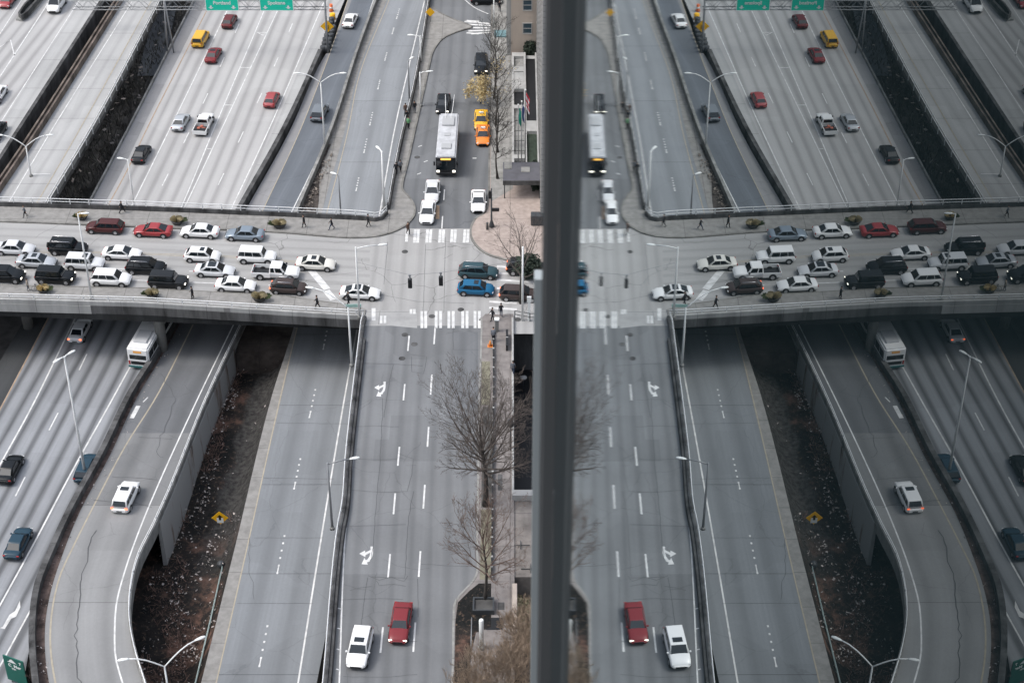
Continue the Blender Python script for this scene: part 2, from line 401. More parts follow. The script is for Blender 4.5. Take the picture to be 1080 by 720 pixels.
# north freeway carriageway and its continuation to the south
nsheet('freeway', F1_L, [(366,-6),(338,60),(301,140),(257,219),(214,292)], VN, 292, ZL, M['freeway'], base=ZB, smat=M['conc_dark'])
nsheet('freeway', F1_L, [(214,292),(205,310),(170,370),(138,420),(110,480),(77,540),(57,593),(44,630),(34,670),(24,722)], 292, VS, ZL, M['freeway_south'], base=ZB, smat=M['conc_dark'])
# dark slip road between freeway and express road
RC_L = [(372,-6),(353,40),(336,67),(303,140),(259,219)]
RC_R = [(399,-2),(378,55),(350,140),(317,219)]
nsheet('slip_road', [(x+1.5, y) for x, y in RC_L], RC_R, VN, 262, ZL, M['ramp_dark'], dz=.004, base=ZB, smat=M['conc_dark'])
# express road
D_L = [(408,0),(377,78),(363,140),(340,222),(311,341),(286,420),(247,580),(212,720)]
D_R = [(452,0),(421,140),(407,222),(382,345),(367,420),(352,490),(346,580),(322,720)]
D_RR = [(456,0),(425,140),(411,222),(395,345),(380,420),(360,580),(334,720)]
nsheet('express_road', D_L, D_RR, VN, 285, ZL, M['express_north'], dz=.008, base=ZB, smat=M['conc_dark'])
nsheet('express_road', D_L, D_RR, 285, VS, ZL, M['express'], dz=.008, base=ZB, smat=M['conc_dark'])
nsheet('shoulder', [(x+1.5, y) for x, y in RC_L], [(367,0),(348,56),(333,96),(315.5,140),(279,218)], VN, 262, ZL, M['shoulder'], dz=.010)
# strip of soil between slip road and express road
bmx = bmesh.new()
nsheet('soil_strip', RC_R, [(350,150),(338.5,180),(335,222),(322,262)], 152, 262, ZL, M['gap_soil'], dz=.012)
nsheet('median_strip', RC_R, D_L, VN, 262, ZL-.02, M['walk_dirty'], base=ZB, smat=M['conc_dark'])
nsheet('express_shoulder', D_L, [(x+d, y) for (x, y), d in zip([(408,0),(377,78),(365.5,140),(344.5,222),(314.4,341),(296.7,420),(262,570),(228,720)], [0,0,0,0,0,0,0,0])], 262, VS, ZL, M['walk_dirty'], dz=.014)
# gully terrain
def gully():
    bm = bmesh.new(); n, m = 90, 26; uvl = bm.loops.layers.uv.new('UVMap'); info = {}
    fl, fr = curve_u([(262,262),(240,345),(205,430),(170,522),(150,575),(125,650),(100,720),(20,900)]), curve_u([(x+2, y) for x, y in D_L])
    rows = []
    for i in range(n):
        v = 262+(900-262)*i/(n-1)
        a, b = P(fl(v), v, ZG), P(fr(v), v, ZL); b.z = ZG; row = []
        for k in range(m):
            t = k/(m-1); p = a.lerp(b, t)
            h = .5*noise.noise(p*.35)+.9*noise.noise(p*.08)+.2*noise.noise(p*1.2)
            h *= min(1, (1-t)*6)
            up = max(0, (t-.72)/.28)
            p.z = ZG+h*.7+up*up*(ZL+.0-ZG)
            nv = bm.verts.new(p); info[nv] = (t, v); row.append(nv)
        rows.append(row)
    for a, b in zip(rows, rows[1:]):
        for k in range(m-1):
            f = bm.faces.new((a[k], b[k], b[k+1], a[k+1]))
            for lp in f.loops: lp[uvl].uv = info[lp.vert]
    bmesh.ops.recalc_face_normals(bm, faces=bm.faces)
    if sum(f.normal.z for f in bm.faces) < 0: bmesh.ops.reverse_faces(bm, faces=bm.faces)
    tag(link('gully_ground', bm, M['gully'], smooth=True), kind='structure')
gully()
apL = [(x+1, y) for x, y in [(330,200),(262,335),(252,356),(249,368),(247,376)]]
nsheet('concrete_apron', apL, [(x+2, y) for x, y in D_L], 262, 373, ZL-.12, M['apron'], base=ZB, smat=M['apron'])
# curved ramp rising to the south
def zr(v): return -8.0 + 5.0*max(0, min(1, (v-345)/375)) + (0 if v < 720 else min(1, (v-720)/100))
nrmp = 60
rl, rr = track(rmpL, 262, VS, zr, nrmp), track(rmpR, 262, VS, zr, nrmp)
vr = [262+(VS-262)*i/(nrmp-1) for i in range(nrmp)]; k1, k2 = max(i for i in range(nrmp) if vr[i] < 462), max(i for i in range(nrmp) if vr[i] < 536)
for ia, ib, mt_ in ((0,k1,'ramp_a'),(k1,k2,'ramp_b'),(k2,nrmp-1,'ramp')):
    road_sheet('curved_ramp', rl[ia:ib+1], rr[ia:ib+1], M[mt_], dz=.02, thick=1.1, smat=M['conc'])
# elevated decks to the west
ZA = -4.0
A_L = [(-110,0),(-260,200)]; A_R = [(113,0),(0,176)]
nsheet('elevated_deck', [(-190,0),(-400,200)], A_R, VN, 262, ZA, M['freeway'], thick=1.6, smat=M['conc_dark'])
B_L = [(126,0),(29,153),(-6,205)]; B_R = [(172,0),(98,140),(57,209)]
nsheet('elevated_deck', B_L, B_R, VN, 262, ZA, M['deck'], thick=.7, smat=M['conc_dark'])
nsheet('lower_road', [(172,-20),(150,60)], [(192,-20),(175,60)], VN, 80, ZB+.3, M['ramp_dark'])

# ------------------------------------------------------------------ street-level terrain on the right
XR = 70.0
edge_n = track([(452,5),(445,50),(435.5,100),(421,160),(409,226)], VN, 226, 0, 30)
edge_s = [P(391,300,0), P(384,338,0)] + track([(382,345),(366,490),(359,560),(344,720)], 345, VS, 0, 30)
XP = P(542, 430).x
pit1 = (P(0,522).y, P(0,338).y); pit2 = (P(0,900).y, P(0,608).y)
bm = bmesh.new()
poly = [(p.x, p.y) for p in edge_n] + [(p.x, p.y) for p in edge_s] + [(XP, edge_s[-1].y), (XP, edge_n[0].y)]
prism(bm, poly, ZB, -.02)
tag(link('street_terrace', bm, M['conc']), kind='structure')
bm = bmesh.new(); box(bm, XP, XR, pit1[1], edge_n[0].y, ZB, -.02); tag(link('plaza_terrace', bm, M['conc_dark']), kind='structure')
bm = bmesh.new(); box(bm, XP, XR, pit2[1], pit1[0], ZB, -.02); tag(link('roof_terrace', bm, concrete('terrace_concrete', (.22,.20,.185), .3, False)), kind='structure')
bm = bmesh.new(); box(bm, XP, XR, pit1[0], pit1[1], ZB, -7); tag(link('courtyard_floor', bm, M['black']), kind='structure')
bm = bmesh.new(); box(bm, XP, XR, -30, pit2[1], ZB, -5); tag(link('planted_terrace', bm, M['dirt']), kind='structure')
bm = bmesh.new(); box(bm, -60, XP, -30, edge_s[-1].y, ZB, -.02); tag(link('near_terrace', bm, M['walk_dirty']), kind='structure')

# bridge deck sheet runs into the junction; light paving
def urow(v_at, us, z=0): return [P(u, v_at(u), z) for u in us]
NB = lambda u: 217.5+u*.030+max(0, u-150)*.0125      # north edge of the overpass
SB = lambda u: 318.0+u*.026+max(0, u-150)*.034       # south edge
us = [-300+i*20 for i in range(35)]
over = empty('overpass', P(200, 270, 0)); tag(over, 'long concrete road overpass packed with cars, crossing above the freeway', 'overpass')
def setp(o, par):
    o.parent = par; o.matrix_parent_inverse = par.matrix_world.inverted(); return o
def world_part(name, bm, mat, par, smooth=False):
    bmesh.ops.translate(bm, verts=bm.verts, vec=-Vector(par.location))
    if par.parent: bmesh.ops.translate(bm, verts=bm.verts, vec=-Vector(par.parent.location))
    return link(name, bm, mat, par, smooth)
def ribbon_bm(a, b, dz=0):
    bm = bmesh.new(); uv = bm.loops.layers.uv.new('UVMap'); rows = []; acc = 0; prev = None
    for l, r in zip(a, b):
        c = (l+r)/2; acc += 0 if prev is None else (c-prev).length; prev = c
        rows.append([(bm.verts.new(x+Vector((0,0,dz))), wv, acc) for x, wv in ((l, 0), (r, (l-r).length))])
    for p, q in zip(rows, rows[1:]):
        qd = (p[0], p[1], q[1], q[0]); f = bm.faces.new([x[0] for x in qd])
        for lp, x in zip(f.loops, qd): lp[uv].uv = (x[1], x[2])
    bmesh.ops.recalc_face_normals(bm, faces=bm.faces)
    if sum(f.normal.z for f in bm.faces) < 0: bmesh.ops.reverse_faces(bm, faces=bm.faces)
    return bm
ud = [-300+i*17.25 for i in range(41)]; ud = [u for u in ud]
o = world_part('road_surface', ribbon_bm(urow(NB, ud), urow(SB, ud)), M['bridge'], over)
# junction surface
jn = [P(390,233), P(405,238), P(423,225), P(432,195), P(520,195), P(640,195)]
def poly_sheet(name, pts, z, mat, kind='structure', parent=None):
    bm = bmesh.new(); uv = bm.loops.layers.uv.new('UVMap')
    f = bm.faces.new([bm.verts.new((p.x, p.y, z)) for p in pts]); bmesh.ops.recalc_face_normals(bm, faces=bm.faces)
    if f.normal.z < 0: f.normal_flip()
    for lp in f.loops: lp[uv].uv = (lp.vert.co.x, lp.vert.co.y)
    if len(pts) > 4: bmesh.ops.triangulate(bm, faces=bm.faces)
    o = link(name, bm, mat, parent)
    if kind: tag(o, kind=kind)
    return o
poly_sheet('junction', [P(390,233), P(405,232), P(425,215), P(640,215), P(640,352), P(380,352), P(390,300)], .002, M['bridge'])
# slab, girders, piers
bm = bmesh.new()
pn, ps = urow(NB, [-300, 150, 410]), urow(SB, [-300, 150, 388])
prism(bm, [(p.x, p.y) for p in pn] + [(p.x, p.y) for p in ps[::-1]], -1.1, -.01); world_part('deck', bm, M['shade_tint'], over)
nb0, nb1, sb0, sb1 = P(-300, NB(-300)), P(410, NB(410)), P(-300, SB(-300)), P(388, SB(388))
for k in range(8):
    t = .03+k/7*.93
    a, b = nb0.lerp(sb0, t), nb1.lerp(sb1, t)
    bm = bmesh.new(); sweep(bm, [a, a.lerp(b,.5), b], [(-.3,-1.95),(.3,-1.95),(.3,-1.1),(-.3,-1.1)])
    world_part('girder', bm, M['shade_tint'], over)
for ulist, mt_ in (([-300,-200,-100,0,96],'conc_light'), ([96,150,200,250,300,350,384],'conc_stained')):
    bm = bmesh.new(); sweep(bm, urow(SB, ulist), [(.1,-1.15),(.35,-1.15),(.35,-.05),(.1,-.05)]); world_part('fascia', bm, M[mt_], over)
def bdir():
    d = P(380, SB(380)) - P(0, SB(0)); return d.normalized()
BD = bdir(); BANG = math.atan2(BD.y, BD.x)
def pier(u, vb, k=3):
    c0 = P(u, vb, ZL)
    ax = (P(0, SB(0)) - P(60, 207)).normalized()
    for j in range(k):
        p = Vector((c0.x, c0.y, 0)) + Vector((-.42*j*6.2, j*6.2, 0))
        bm = bmesh.new(); tube(bm, [(p.x,p.y,ZL-.5), (p.x,p.y,-2.6), (p.x,p.y,-1.9)], [.62,.62,1.0], 12)
        world_part('pier', bm, M['conc'], over, False)
pier(172, 371); pier(30, 345); pier(-120, 345)
for a, b, nm in (((150,360),(262,366),'x'),):
    pass
# parapets and rails of the overpass
uN = [-300+i*17.5 for i in range(41)]
pathN = urow(NB, uN[:40]) + [P(398,234.6), P(405,231), P(409,226)]
pathN = urow(NB, uN[:39]) + [P(384,232.4), P(396,234.2), P(403,232.5), P(408.5,226.5)]
bm = bmesh.new(); sweep(bm, pathN, [(-.18,0),(.18,0),(.12,.62),(-.12,.62)]); world_part('parapet', bm, M['conc_dark'], over)
def rails(path, zs, r, spacing, par, h0, mat=None, post_r=.05, postname='post'):
    mat = mat or M['rail']
    for z in zs:
        bm = bmesh.new(); tube(bm, [p+Vector((0,0,z)) for p in path], r, 5); world_part('rail', bm, mat, par)
    acc = 0; nxt = 0; cnt = 0
    for a, b in zip(path, path[1:]):
        L_ = (b-a).length
        while nxt <= acc+L_ and cnt < 98:
            p = a.lerp(b, (nxt-acc)/L_)
            bm = bmesh.new(); box(bm, -post_r, post_r, -post_r, post_r, 0, zs[-1]-h0, M=Matrix.Translation(p+Vector((0,0,h0)))); world_part(postname, bm, mat, par)
            nxt += spacing; cnt += 1
        acc += L_
rails([p.copy() for p in pathN], [.95, 1.35], .055, 2.4, over, .6)
pathS = urow(SB, uN[:40])
pathS = urow(SB, uN[:39]) + [P(384, SB(384)-.3)]
bm = bmesh.new(); sweep(bm, pathS, [(-.2,-.02),(.3,-.02),(.3,.55),(-.05,.55)]); world_part('parapet', bm, M['conc_light'], over)
rails([p+Vector((0,0,0)) for p in pathS], [.8, 1.12], .06, 2.9, over, .5)

# ------------------------------------------------------------------ streets on the terrace
S_L = [(383,345),(366,490),(360,560),(345,720)]
S_R = [(508,345),(505.5,430),(503,570),(500,640),(497,720)]
nsheet('street', S_L, [(x+8, y) for x, y in S_R], 343.5, VS, 0, M['street'], dz=.008)
N_L = [(452,5),(448,50),(437,140),(426,198),(424,236)]
nsheet('street', [(453,0),(450,50),(437,140),(424,198),(422,240)], [(519,0),(517,100),(514,222),(500,241)], VN, 241, 0, M['street_n'], dz=.008)
poly_sheet('cross_street', [P(445,-40), P(560,-40), P(560,32), P(450,32)], .012, M['street_n'])
poly_sheet('concrete_patch', [P(386,327), P(440,328), P(440,346), P(386,341)], .011, M['patch'])
poly_sheet('concrete_patch', [P(478,350), P(504,350), P(504,430), P(478,430)], .0125, M['street_n'])

def walk(name, pts, mat=None, h=.14, kerb=True, label=None):
    mat = mat or M['walk']; bm = bmesh.new(); prism(bm, [(p.x, p.y) for p in pts], .0, h)
    o = link(name, bm, mat); tag(o, kind='structure'); return o
def kerb(path, h=.16, wd=.22, mat=None):
    bm = bmesh.new(); sweep(bm, path, [(-wd/2,0),(wd/2,0),(wd/2,h),(-wd/2,h)])
    tag(link('kerb', bm, mat or M['curb']), kind='structure')
def smooth_px(pts, n=6):
    out = []
    for i in range(len(pts)-1):
        p0, p1, p2, p3 = pts[max(i-1,0)], pts[i], pts[i+1], pts[min(i+2, len(pts)-1)]
        for k in range(n):
            t = k/n
            out.append(tuple(.5*((2*b)+(-a+c)*t+(2*a-5*b+4*c-d)*t*t+(-a+3*b-3*c+d)*t**3) for a, b, c, d in zip(p0,p1,p2,p3)))
    out.append(pts[-1]); return out
# north sidewalk of the overpass, wrapping the corner and running up the street
cu = [(-300,225),(0,234),(80,237),(180,241),(280,244.5),(350,250),(380,251),(405,248),(425,240),(436,229),(437,218),(431,208),(424,198),(430,172),(437,140),(446,100),(453,68),(457,54),(466,42),(480,35),(497,30)]
cps = smooth_px(cu, 4); cw = [P(*p) for p in cps]
ci = [P(497,28), P(480,22), P(466,15.5), P(454,8)]
north_side = [P(445,50), P(436,100), P(423,160), P(410,222), P(403,233), P(384,233.5)] + [P(u, NB(u)+1.2) for u in (300,200,100,0,-300)]
walk('sidewalk', cw + ci + north_side, M['walk_dirty']); kerb(cw, .17, .25); kerb([P(497.5,29)] + ci, .17, .25)
# south sidewalk of the overpass
sw = [P(u, SB(u)-.5) for u in (-300,0,150,300,384)] + [P(386,327), P(378,324), P(340,319), P(300,313), P(150,305), P(0,302), P(-300,295)]
walk('sidewalk', sw, M['walk_dirty'], .14)
kerb([P(-300,294.5), P(0,301.6), P(150,304.6), P(300,312.7), P(340,318.7), P(378,323.7)], .15, .2)
# plaza corner north-east
arc = smooth_px([(519,-30),(518,60),(516.5,140),(515.5,205),(512,224),(502,231),(496.5,242),(498,253),(506,263),(518,270),(540,276),(566,283),(640,290)], 5)
aw = [P(*p) for p in arc]
walk('sidewalk', aw + [P(640,205), Vector((20, P(0,-30).y, 0))], M['walk_pink'], .14); kerb(aw, .17, .25)
poly_sheet('sidewalk_paving', [P(519,-28), P(539,-28), P(541,200), P(517.5,214)], .146, M['walk'])
# sidewalk south-east
se = [(506,338),(508,345),(505.5,430),(503.5,570),(504,596),(500,612),(481,634),(478.5,655),(478,690),(477,722),(470,900)]
ss = smooth_px(se, 4); sw_ = [P(*p) for p in ss]
walk('sidewalk', sw_ + [Vector((XP, P(0,900).y, 0)), Vector((XP, P(0,332).y, 0)), P(512,332)], M['walk_south']); kerb(sw_, .17, .2, M['walk'])
poly_sheet('planting_strip', [P(509,430), P(519.5,430), P(518.5,536), P(507.5,536)], .146, M['dirt_dark'])
poly_sheet('grass_strip', [P(507.5,538), P(519,538), P(518,612), P(506,612)], .15, M['grass'])
poly_sheet('kerb_bed', [P(505,616), P(518,616), P(518,662), P(502,668), P(497,690), P(495,722), P(479,722), P(479.8,690), P(480.3,656), P(483,636), P(495,624)], .15, M['dirt'])
poly_sheet('grass_strip', [P(508,382), P(517,382), P(517,428), P(507.5,428)], .15, M['grass'])
for (a, b, c, d) in ((525,501,530,518),(538-13,636,532,644)):
    poly_sheet('pavement_grate', [P(a,b), P(c,b), P(c,d), P(a,d)], .147, M['conc_dark'])
poly_sheet('pavement_opening', [P(512,652), P(530,652), P(530,665), P(512,665)], .147, M['black'])

# ------------------------------------------------------------------ painted markings
mk_w, mk_y, mk_o = bmesh.new(), bmesh.new(), bmesh.new()
def line(bm, pts, wd=.16, z=.02, dash=None, gap=None, start=0):
    pts = [p+Vector((0,0,z)) for p in pts]
    if .17 < wd < .26: wd *= .78
    if not dash:
        prev = None
        for i, p in enumerate(pts):
            d = pts[min(i+1, len(pts)-1)]-pts[max(i-1,0)]; d.z = 0; d.normalize(); r = Vector((d.y,-d.x,0))*wd/2
            cur = (bm.verts.new(p-r), bm.verts.new(p+r))
            if prev: bm.faces.new((prev[0], prev[1], cur[1], cur[0]))
            prev = cur
        return
    acc = 0; segs = []; pos = start
    cum = [0]
    for a, b in zip(pts, pts[1:]): cum.append(cum[-1]+(b-a).length)
    def at(s):
        for i in range(len(cum)-1):
            if s <= cum[i+1]: return pts[i].lerp(pts[i+1], (s-cum[i])/(cum[i+1]-cum[i]))
        return pts[-1]
    while pos+dash < cum[-1]:
        if pos > 0: line(bm, [at(pos), at(pos+dash)], wd, 0)
        pos += dash+gap
def T(pts, v0, v1, z): return track(pts, v0, v1, z, max(3, int(abs(v1-v0)/12)+2))
# north freeway
line(mk_o, T([(199,49),(153,140),(133,182),(115,215),(96,250)], -200, 262, ZL), .2)
line(mk_w, T([(235.5,20),(188,118),(142,211),(120,255)], -200, 262, ZL), .22)
line(mk_w, T([(278,13),(224,140),(191,219),(170,262)], -200, 262, ZL), .2)
line(mk_w, T([(292,13),(232,140),(194.5,219),(173,262)], -200, 262, ZL), .2)
line(mk_w, T([(341,4),(282,140),(244.5,219),(224,262)], -200, 262, ZL), .22)
for (u0, u1, v) in ((271.6,281,34.5),(254.5,263,71.5),(237.5,245,111),(219.5,222.5,157)):
    line(mk_w, [P(u0-1, v, ZL), P(u1+.5, v, ZL)], .18)
line(mk_w, [P(271,34.5,ZL), P(277.5,37.5,ZL), P(281,34.5,ZL)], .2, .024)
for fa in ([(252,26),(223.8,89),(191.5,155.5),(170,198)], [(312,17),(286.6,76),(254.8,143),(237,181),(220,216)]):
    line(mk_w, T(fa, -150, 262, ZL), .15, dash=3.2, gap=8.6, start=2)
# slip road and express road
line(mk_y, T([(367,0),(348,56),(333,96),(315.5,140),(279,218)], -200, 262, ZL), .13)
line(mk_w, T([(394,0),(380,42),(344.5,146),(305.5,228)], -200, 262, ZL), .2)
line(mk_y, T([(410.5,0),(379.5,78),(366.5,140),(345.5,222),(314.6,341),(295.5,420),(260,580),(228,720)], -200, VS, ZL), .18)
line(mk_w, T([(448,0),(415.5,140),(400,228),(378,340),(363.3,420),(336.7,580),(314.4,720)], -200, VS, ZL), .22)
def dots(v0, v1, fa, z=ZL):
    f = curve_u(fa); a, b = P(f(v0), v0, z), P(f(v1), v1, z); n = 6
    for i in range(n):
        p = a.lerp(b, i/(n-1)); d = (b-a).normalized()
        line(mk_w, [p-d*.14, p+d*.14], .24)
    line(mk_w, [a.lerp(b,.8), b], .12, .018)
DM = [(420,14),(407,59.6),(392,123),(376,199),(345.5,345),(332.5,411),(316.7,484),(300,565),(282,660),(270,720)]
for a, b in ((-60,-48),(-20,-8),(10,20),(30,36),(56,64),(85,94),(119,132),(147,161),(188,201),(345,368),(411,440),(484,515),(565,604),(660,702),(760,800)): dots(a, b, DM)
# south freeway
line(mk_o, T([(54.4,329),(28,379),(2,428),(-80,580)], 262, VS, ZL), .2)
line(mk_w, T([(82,330),(33,430),(4.4,482),(-50,580)], 262, VS, ZL), .24)
line(mk_w, T([(165,340),(136.6,388),(119,420),(76,497),(32,580),(0,638),(-50,730)], 262, VS, ZL), .24)
line(mk_w, T([(34.4,639),(0,702),(-30,757)], 639, VS, ZL), .22)
line(mk_w, T([(106.6,342),(69,420),(34,488),(-12,580)], 262, 720, ZL), .16, dash=3.2, gap=8.2, start=.5)
# curved ramp
line(mk_y, [p for p in T([(240,265),(195.5,359),(164,420),(133,469),(98,535),(75.5,580),(64.4,604),(56.7,633),(53,670),(55,700),(59,722)], 270, VS, zr)], .17, .03)
line(mk_w, [p for p in T([(285,262),(248,339),(204,430),(160,527),(142,572),(133,598),(123,635.5),(121,667),(122,693),(130,722)], 270, VS, zr)], .2, .03)
line(mk_w, [P(139,441,zr(441)), P(146,428,zr(428))], .5, .035)
line(mk_w, [P(151,424,zr(424)), P(156,419,zr(419))], .15, .035)
# elevated decks
line(mk_w, T([(138,4),(53,140),(12,209)], -200, 262, ZA), .2)
line(mk_y, T([(158,4),(77,149),(42,209)], -200, 262, ZA), .16)
line(mk_w, T([(50,5),(0,81),(-60,170)], -200, 240, ZA), .25)
line(mk_w, T([(84,0),(-14,152)], -200, 240, ZA), .2)
line(mk_w, T([(9,22),(0,36),(-20,66)], -100, 240, ZA), .18)
line(mk_w, [P(0,50,ZA), P(11,42,ZA), P(15.5,60,ZA)], .22)
line(mk_w, [P(33,183.5,ZA), P(53,183.5,ZA)], .2)
# overpass and junction
line(mk_y, [P(-300,258.5), P(0,266), P(107,267), P(240,271.5), P(312,277)], .12, .012)
line(mk_y, [P(-300,257), P(0,264.6), P(107,265.6), P(240,270), P(312,275.5)], .12, .012)
line(mk_w, T([(0,0),(1,1)], 0, 1, 0)[:2], .0001) if False else None
for a, b in (((0,279),(340,291)), ((0,290),(340,303))):
    q0, q1 = P(*a), P(*b); line(mk_w, [q0 + (q0-q1)*.8, q1], .14, .012, dash=4, gap=5)
line(mk_w, [P(328,285), P(345,305)], .85, .012); line(mk_w, [P(344,306.5), P(352,316)], .85, .012)
def bars_px(cols, v0, v1, wd, z=.014, lean=0):
    for u in cols: line(mk_w, [P(u+lean, v0), P(u, v1)], wd, z)
bars_px([445,449,460,464.6,473.4,478,488,492.6,501,505.5][0:10], 328, 346, .32)
bars_px([445-60+9], 325, 338, .45)
bars_px([402,406], 333, 341, .3); bars_px([433.5,437], 326, 331, .3)
bars_px([428.6,], 241, 255, .35, lean=1); bars_px([437,440.4,450,453.5,463.5,467,476,479.5,489.5,493], 242, 256, .34, lean=1.0)
for v in (281,288,295,304,311): line(mk_w, [P(524,v), P(562,v+2.5)], .42, .014)
for v in (318,324.5,331): line(mk_w, [P(516,v), P(545,v+1.8)], .42, .014)
for i, (va, vb) in enumerate(((23,27),(26,28.5),(29.5,30),(33,31.5),(36,33))): line(mk_w, [P((490,494,499,494,497)[i], va), P(537, vb)], .45, .022)
for vb in (35,22): line(mk_w, [P(492, vb), P(505, vb+1)], .4, .024)
# lane dashes on the streets
for pts, segs in (([(431.5,355),(426.5,410),(420.5,480),(416,530),(410.5,595),(402.5,675)], ((354,370),(405,422),(471,491),(520,542),(584,609),(661,688))),
                  ([(459,345),(454.8,405),(451.5,460),(447.5,520),(442.5,595),(437,671)], ((345,363),(395,416),(450,471),(511,536),(581,608),(656,687)))):
    f = curve_u(pts)
    for a, b in segs: line(mk_w, [P(f(a), a), P(f(b), b)], .17, .014)
f = curve_u([(372,487),(364.4,560),(357.8,720)])
line(mk_w, [P(f(v), v) for v in range(480, 901, 20)], .14, .014)
for v in (642,663,685,706): line(mk_w, [P(f(v)-4, v-1), P(f(v), v)], .12, .014)
for u, v0, v1 in ((468,200,211),(466,228,241)): line(mk_w, [P(u+.8, v0), P(u, v1)], .2, .014)
line(mk_w, [P(498.5,167), P(502.5,167)], .3, .014)
for u, v in ((444,155),(450,171),(443,184)): line(mk_w, [P(u-3, v), P(u+1, v-1.5)], .2, .014)
c2 = smooth_px([(478,-14),(486,-4),(500,8),(515,15)], 5); line(mk_w, [P(*p) for p in c2], .2, .022)
def turn_arrow(u, v, s=1.0, z=0):
    """two-headed left turn arrow painted on the lane"""
    def q(a, b): return P(u+a*s, v+b*s, z)+Vector((0,0,.014))
    for k, pl in enumerate(([(4.5,-11),(7.5,-11),(7.3,-4),(6.2,1),(2.6,6),(.6,4),(3.4,0),(4.5,-5)],
               [(-8,-3),(-1.6,-6.6),(-1.4,-4.2),(4.6,-7.2),(4.4,-4.2),(-1.2,-1.4),(-1.2,.8)],
               [(-5.4,8.6),(-2.2,1.6),(-.8,4.2),(2.4,2.6),(4.0,5.2),(.6,6.6),(1.4,9.2)])):
        vs_ = [mk_w.verts.new(q(*p)+Vector((0,0,.002*k))) for p in pl]; mk_w.faces.new(vs_)
turn_arrow(401, 411, .78); turn_arrow(386.5, 586.5, .95)
for pl in ([(0,662),(3,660.5),(10,648),(16,644),(21,633),(21.6,640),(17,650),(12,652),(5,663)],):
    mk_w.faces.new([mk_w.verts.new(P(a, b, ZL)+Vector((0,0,.02))) for a, b in pl])
poly_sheet('orange_stain', [P(459.5,217), P(463.5,217), P(463.5,231), P(459.5,231)], .016, simple('orange_paint_stain', (.36,.25,.17), .9, var=.2, scale=2))
for b_, mt, nm in ((mk_w,'white','white_road_markings'),(mk_y,'yellow_line','yellow_road_markings'),(mk_o,'orange_line','orange_road_markings')):
    bmesh.ops.recalc_face_normals(b_, faces=b_.faces)
    for f_ in b_.faces:
        if f_.normal.z < 0: f_.normal_flip()
    tag(link(nm, b_, M[mt]), kind='structure')
# gutter strips
nsheet('shade_tinted_shoulder', F1_L, [(53.4,329),(27,379),(1,428),(-81,580)], 262, VS, ZL, M['shade_tint_road'], dz=.006)  # sheet painting in the shade over the shoulder left of the orange line
nsheet('gutter_strip', [(x+1.5, y) for x, y in rmpL], [(x+s, y) for (x, y), s in zip(rmpL, [2,3,5,6,7,8,11,13,12,12,13])], 300, VS, zr, M['shoulder_dirt'], dz=.026)
nsheet('shoulder', F1_L, [(194,49),(148,140),(128,182),(110,215)], VN, 262, ZL, M['shoulder'], dz=.006)
nsheet('shoulder', [(365,-6),(350,10),(322,60),(287,140),(249,219)], [(366,-6),(338,60),(301,140),(257,219)], 0, 262, ZL, M['deck'], dz=.006)

# manholes
for u, v in ((427,289.5-24),(455.5,333.5),(541,277),(486,326.5),(427,353),(437,363),(424,378),(546,397-60),(466,105),(440,166)):
    p = P(u, v); bm = bmesh.new(); cyl(bm, (0,0,0), .38, .012, seg=20); o = link('manhole_cover', bm, M['conc_dark']); o.location = (p.x, p.y, .018)
    tag(o, 'round dark metal manhole cover set flush in the paving', 'manhole cover', 'manhole covers in the streets')

nsheet('shoulder', [(86,0),(-12,152)], [(112,0),(-1,176)], VN, 262, ZA, M['deck'], dz=.006)
tar = bmesh.new(); rt = random.Random(4)
def seam(pts, z=0.0, wd=.05, jit=.05, lift=.022):
    zf = z if callable(z) else (lambda v: z)
    w_ = [P(u, v, zf(v)) for u, v in pts]; out = []
    for a, b in zip(w_, w_[1:]):
        n = max(2, int((b-a).length/.8))
        for k in range(n):
            p = a.lerp(b, k/n); out.append(p+Vector((rt.uniform(-jit,jit), rt.uniform(-jit,jit), 0)))
    out.append(w_[-1]); line(tar, out, wd*.75, lift)
for pts in ([(375,383),(420,384),(446,386)],[(374,450),(392,449),(421,450)],[(369,483),(400,485),(419,484)],[(371,517),(405,519),(430,518),(434,500),(436,484),(420,478)],[(362,555),(395,554),(428,553)],
    [(436,518),(431,545),(429,575),(427,609),(392,608)],[(404,420),(402,470),(396,540),(392,590)],[(444,595),(470,596),(500,597)],[(440,610),(441,650)],[(360,632),(400,631),(425,632)],[(406,676),(440,676)],
    [(362,713),(400,714),(440,711)],[(388,609),(383,640),(381,660)],[(478,345),(478,369),(505,369)],[(432,374),(450,376),(447,394),(434,392),(434,376)],[(415,385),(409,410),(405,440)],
    [(388,607),(400,612),(412,608),(426,613),(430,607)],[(397,612),(400,617),(414,616),(428,618)],[(369,622),(392,618)],[(470,352),(490,348),(503,352)]):
    seam(pts, 0, .06)
seam([(100,560),(92,585),(87,610),(82,640),(80,675),(84,720),(90,760)], zr, .10, .2, .045)
seam([(170,375+20),(185,420),(170,460),(165,480),(172,482)], zr, .06, .2, .045); seam([(118,503),(152,504),(166,506)], zr, .05, .05, .045); seam([(99,528),(140,530),(160,535)], zr, .06, .1, .045); seam([(146,461),(182,463)], zr, .05, .05, .045)
seam([(370,447+0),(292,446)], ZL, .05, .03); seam([(352,505),(278,504)], ZL, .05, .03); seam([(341,567),(268,567)], ZL, .05, .03); seam([(330,636),(250,636)], ZL, .05, .03)
seam([(264,566),(262,590),(266,615),(268,632)], ZL, .05, .2)
for pts in ([(405,330-30),(409,255)],[(449,258),(446,335)],[(360,333-30),(440,318),(500,320)],[(470,250),(468,330)],[(300,292),(345,300),(385,300)],[(410,246),(520,262)]): seam(pts, 0, .05, .03, .014)
